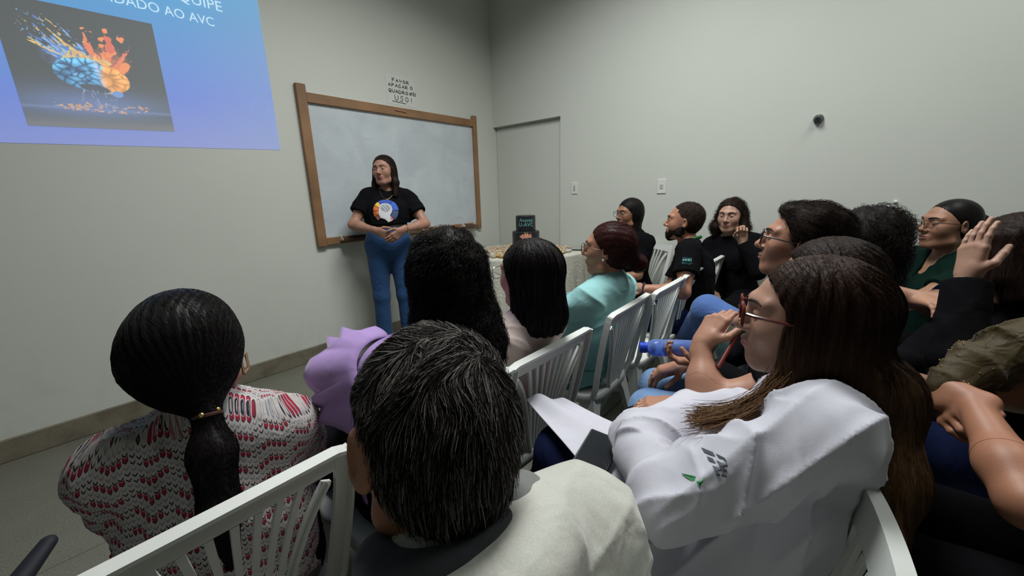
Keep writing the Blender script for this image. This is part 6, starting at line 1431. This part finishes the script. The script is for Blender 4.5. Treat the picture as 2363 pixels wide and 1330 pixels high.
F = Field(); p.hair_cap(F, 0.014); F.rc(p.hloc(0, -0.035, 0), p.hloc(0, -0.06, -0.20), 0.088, 0.07, 0.03, cut=[(p.hloc(0, 0, 0), p.R[1])]); p.hair_obj(F, 0.007, M_hdark)

# ---- 18 left edge, crossed leg with pointed shoe
p = leftp = Person('person outside the left edge whose crossed navy trouser leg and pointed shoe show', (-0.44, 1.02, 0.50), (-0.44, 1.0, 1.13), 5, 15, build=1.0)
p.footd = {1: tw((-0.335, 1.61, 0.28), (-0.225, 1.72, 0.35))}
p.set_legs(0.42, 0.10, knees={1: (-0.37, 1.42, 0.58)}, ankles={1: (-0.335, 1.61, 0.28)}); lap_hands(p, 0.68); p.body(0.018, 0.010, hands=())
p.top(M_navy, o=0.014, sleeve='long', h=0.013, name='top'); p.bottoms(M_navy, o=0.016, h=0.010, ext=0.05, flare=0.012); p.shoes(plain('shoe_navy', (0.006, 0.007, 0.015), 0.7), 0.007, pointed=0.05)
F = Field(); p.hair_cap(F, 0.014); F.rc(p.hloc(0, -0.035, 0), p.hloc(0, -0.05, -0.15), 0.085, 0.07, 0.03, cut=[(p.hloc(0, 0, 0), p.R[1])]); p.hair_obj(F, 0.009, M_hdark)

# ---------------------------------------------------------------- things they hold
def rot_to(o, x, y, z, loc):
    o.matrix_world = Matrix(((x[0], y[0], z[0], loc[0]), (x[1], y[1], z[1], loc[1]), (x[2], y[2], z[2], loc[2]), (0, 0, 0, 1)))
bt = thing('water_bottle', 'translucent blue plastic water bottle with blue cap held sideways above a knee', 'bottle')
t = NT('bottle_blue'); t.p(Base_Color=(0.30, 0.45, 0.90), Roughness=0.12); t.b.inputs['Transmission Weight'].default_value = 0.75; t.b.inputs['IOR'].default_value = 1.2; M_bot = t.m
MB().lathe([(0.028, 0.0), (0.033, 0.004), (0.034, 0.10), (0.031, 0.112), (0.034, 0.124), (0.033, 0.150), (0.018, 0.172), (0.016, 0.176), (0.013, 0.172), (0.030, 0.148), (0.031, 0.006), (0.02, 0.003)], n=28).build('bottle_body', M_bot, bt, smooth=True)
MB().lathe([(0.0195, 0.170), (0.0205, 0.172), (0.0205, 0.196), (0.018, 0.199)], n=24).build('cap', plain('cap_blue', (0.010, 0.055, 0.55), 0.3), bt)
m = MB(); 
for i in range(24): a = 2*math.pi*i/24; m.box((0.0203*math.cos(a)-0.0008, 0.0203*math.sin(a)-0.0008, 0.174), (0.0203*math.cos(a)+0.0008, 0.0203*math.sin(a)+0.0008, 0.194))
m.build('cap_ridges', MATS['cap_blue'], bt, kind='stuff')
z = tw((1.500, 0.400, 0.770), (1.425, 0.545, 0.765)); x = unit(np.cross(z, V3(0, 0, 1))); y = np.cross(z, x); rot_to(bt, x, y, z, (1.495, 0.380, 0.735))
pc = thing('phone', 'phone in a red leather case held up in front of the white-coated woman', 'phone')
MB().box((-0.037, -0.076, -0.005), (0.037, 0.076, 0.005), bev=0.003).build('case', plain('case_red', (0.16, 0.018, 0.014), 0.45), pc)
MB().box((-0.034, -0.072, 0.0051), (0.034, 0.072, 0.0058)).build('screen', MATS['phone_glass'], pc)
y = tw((1.076, 0.228, 0.857), (1.182, 0.194, 0.967)); z = -unit(V3(0.40, -0.85, -0.40)-y*(V3(0.40, -0.85, -0.40)@y)); x = np.cross(y, z); rot_to(pc, x, y, z, (1.112, 0.205, 0.918))
pb = thing('phone', 'large black phone lying on the lap of the woman in the white coat', 'phone')
MB().box((-0.042, -0.086, -0.005), (0.042, 0.086, 0.005), bev=0.0035).build('case', MATS['phone_black'], pb)
MB().box((-0.036, -0.077, 0.0051), (0.036, 0.077, 0.0056)).build('screen', MATS['phone_glass'], pb)
y = unit(V3(0.98, 0.16, 0.06)); z = unit(V3(-0.08, -0.13, 0.98)-y*(V3(-0.08, -0.13, 0.98)@y)); x = np.cross(y, z); rot_to(pb, x, y, z, (0.750, 0.392, 0.704))
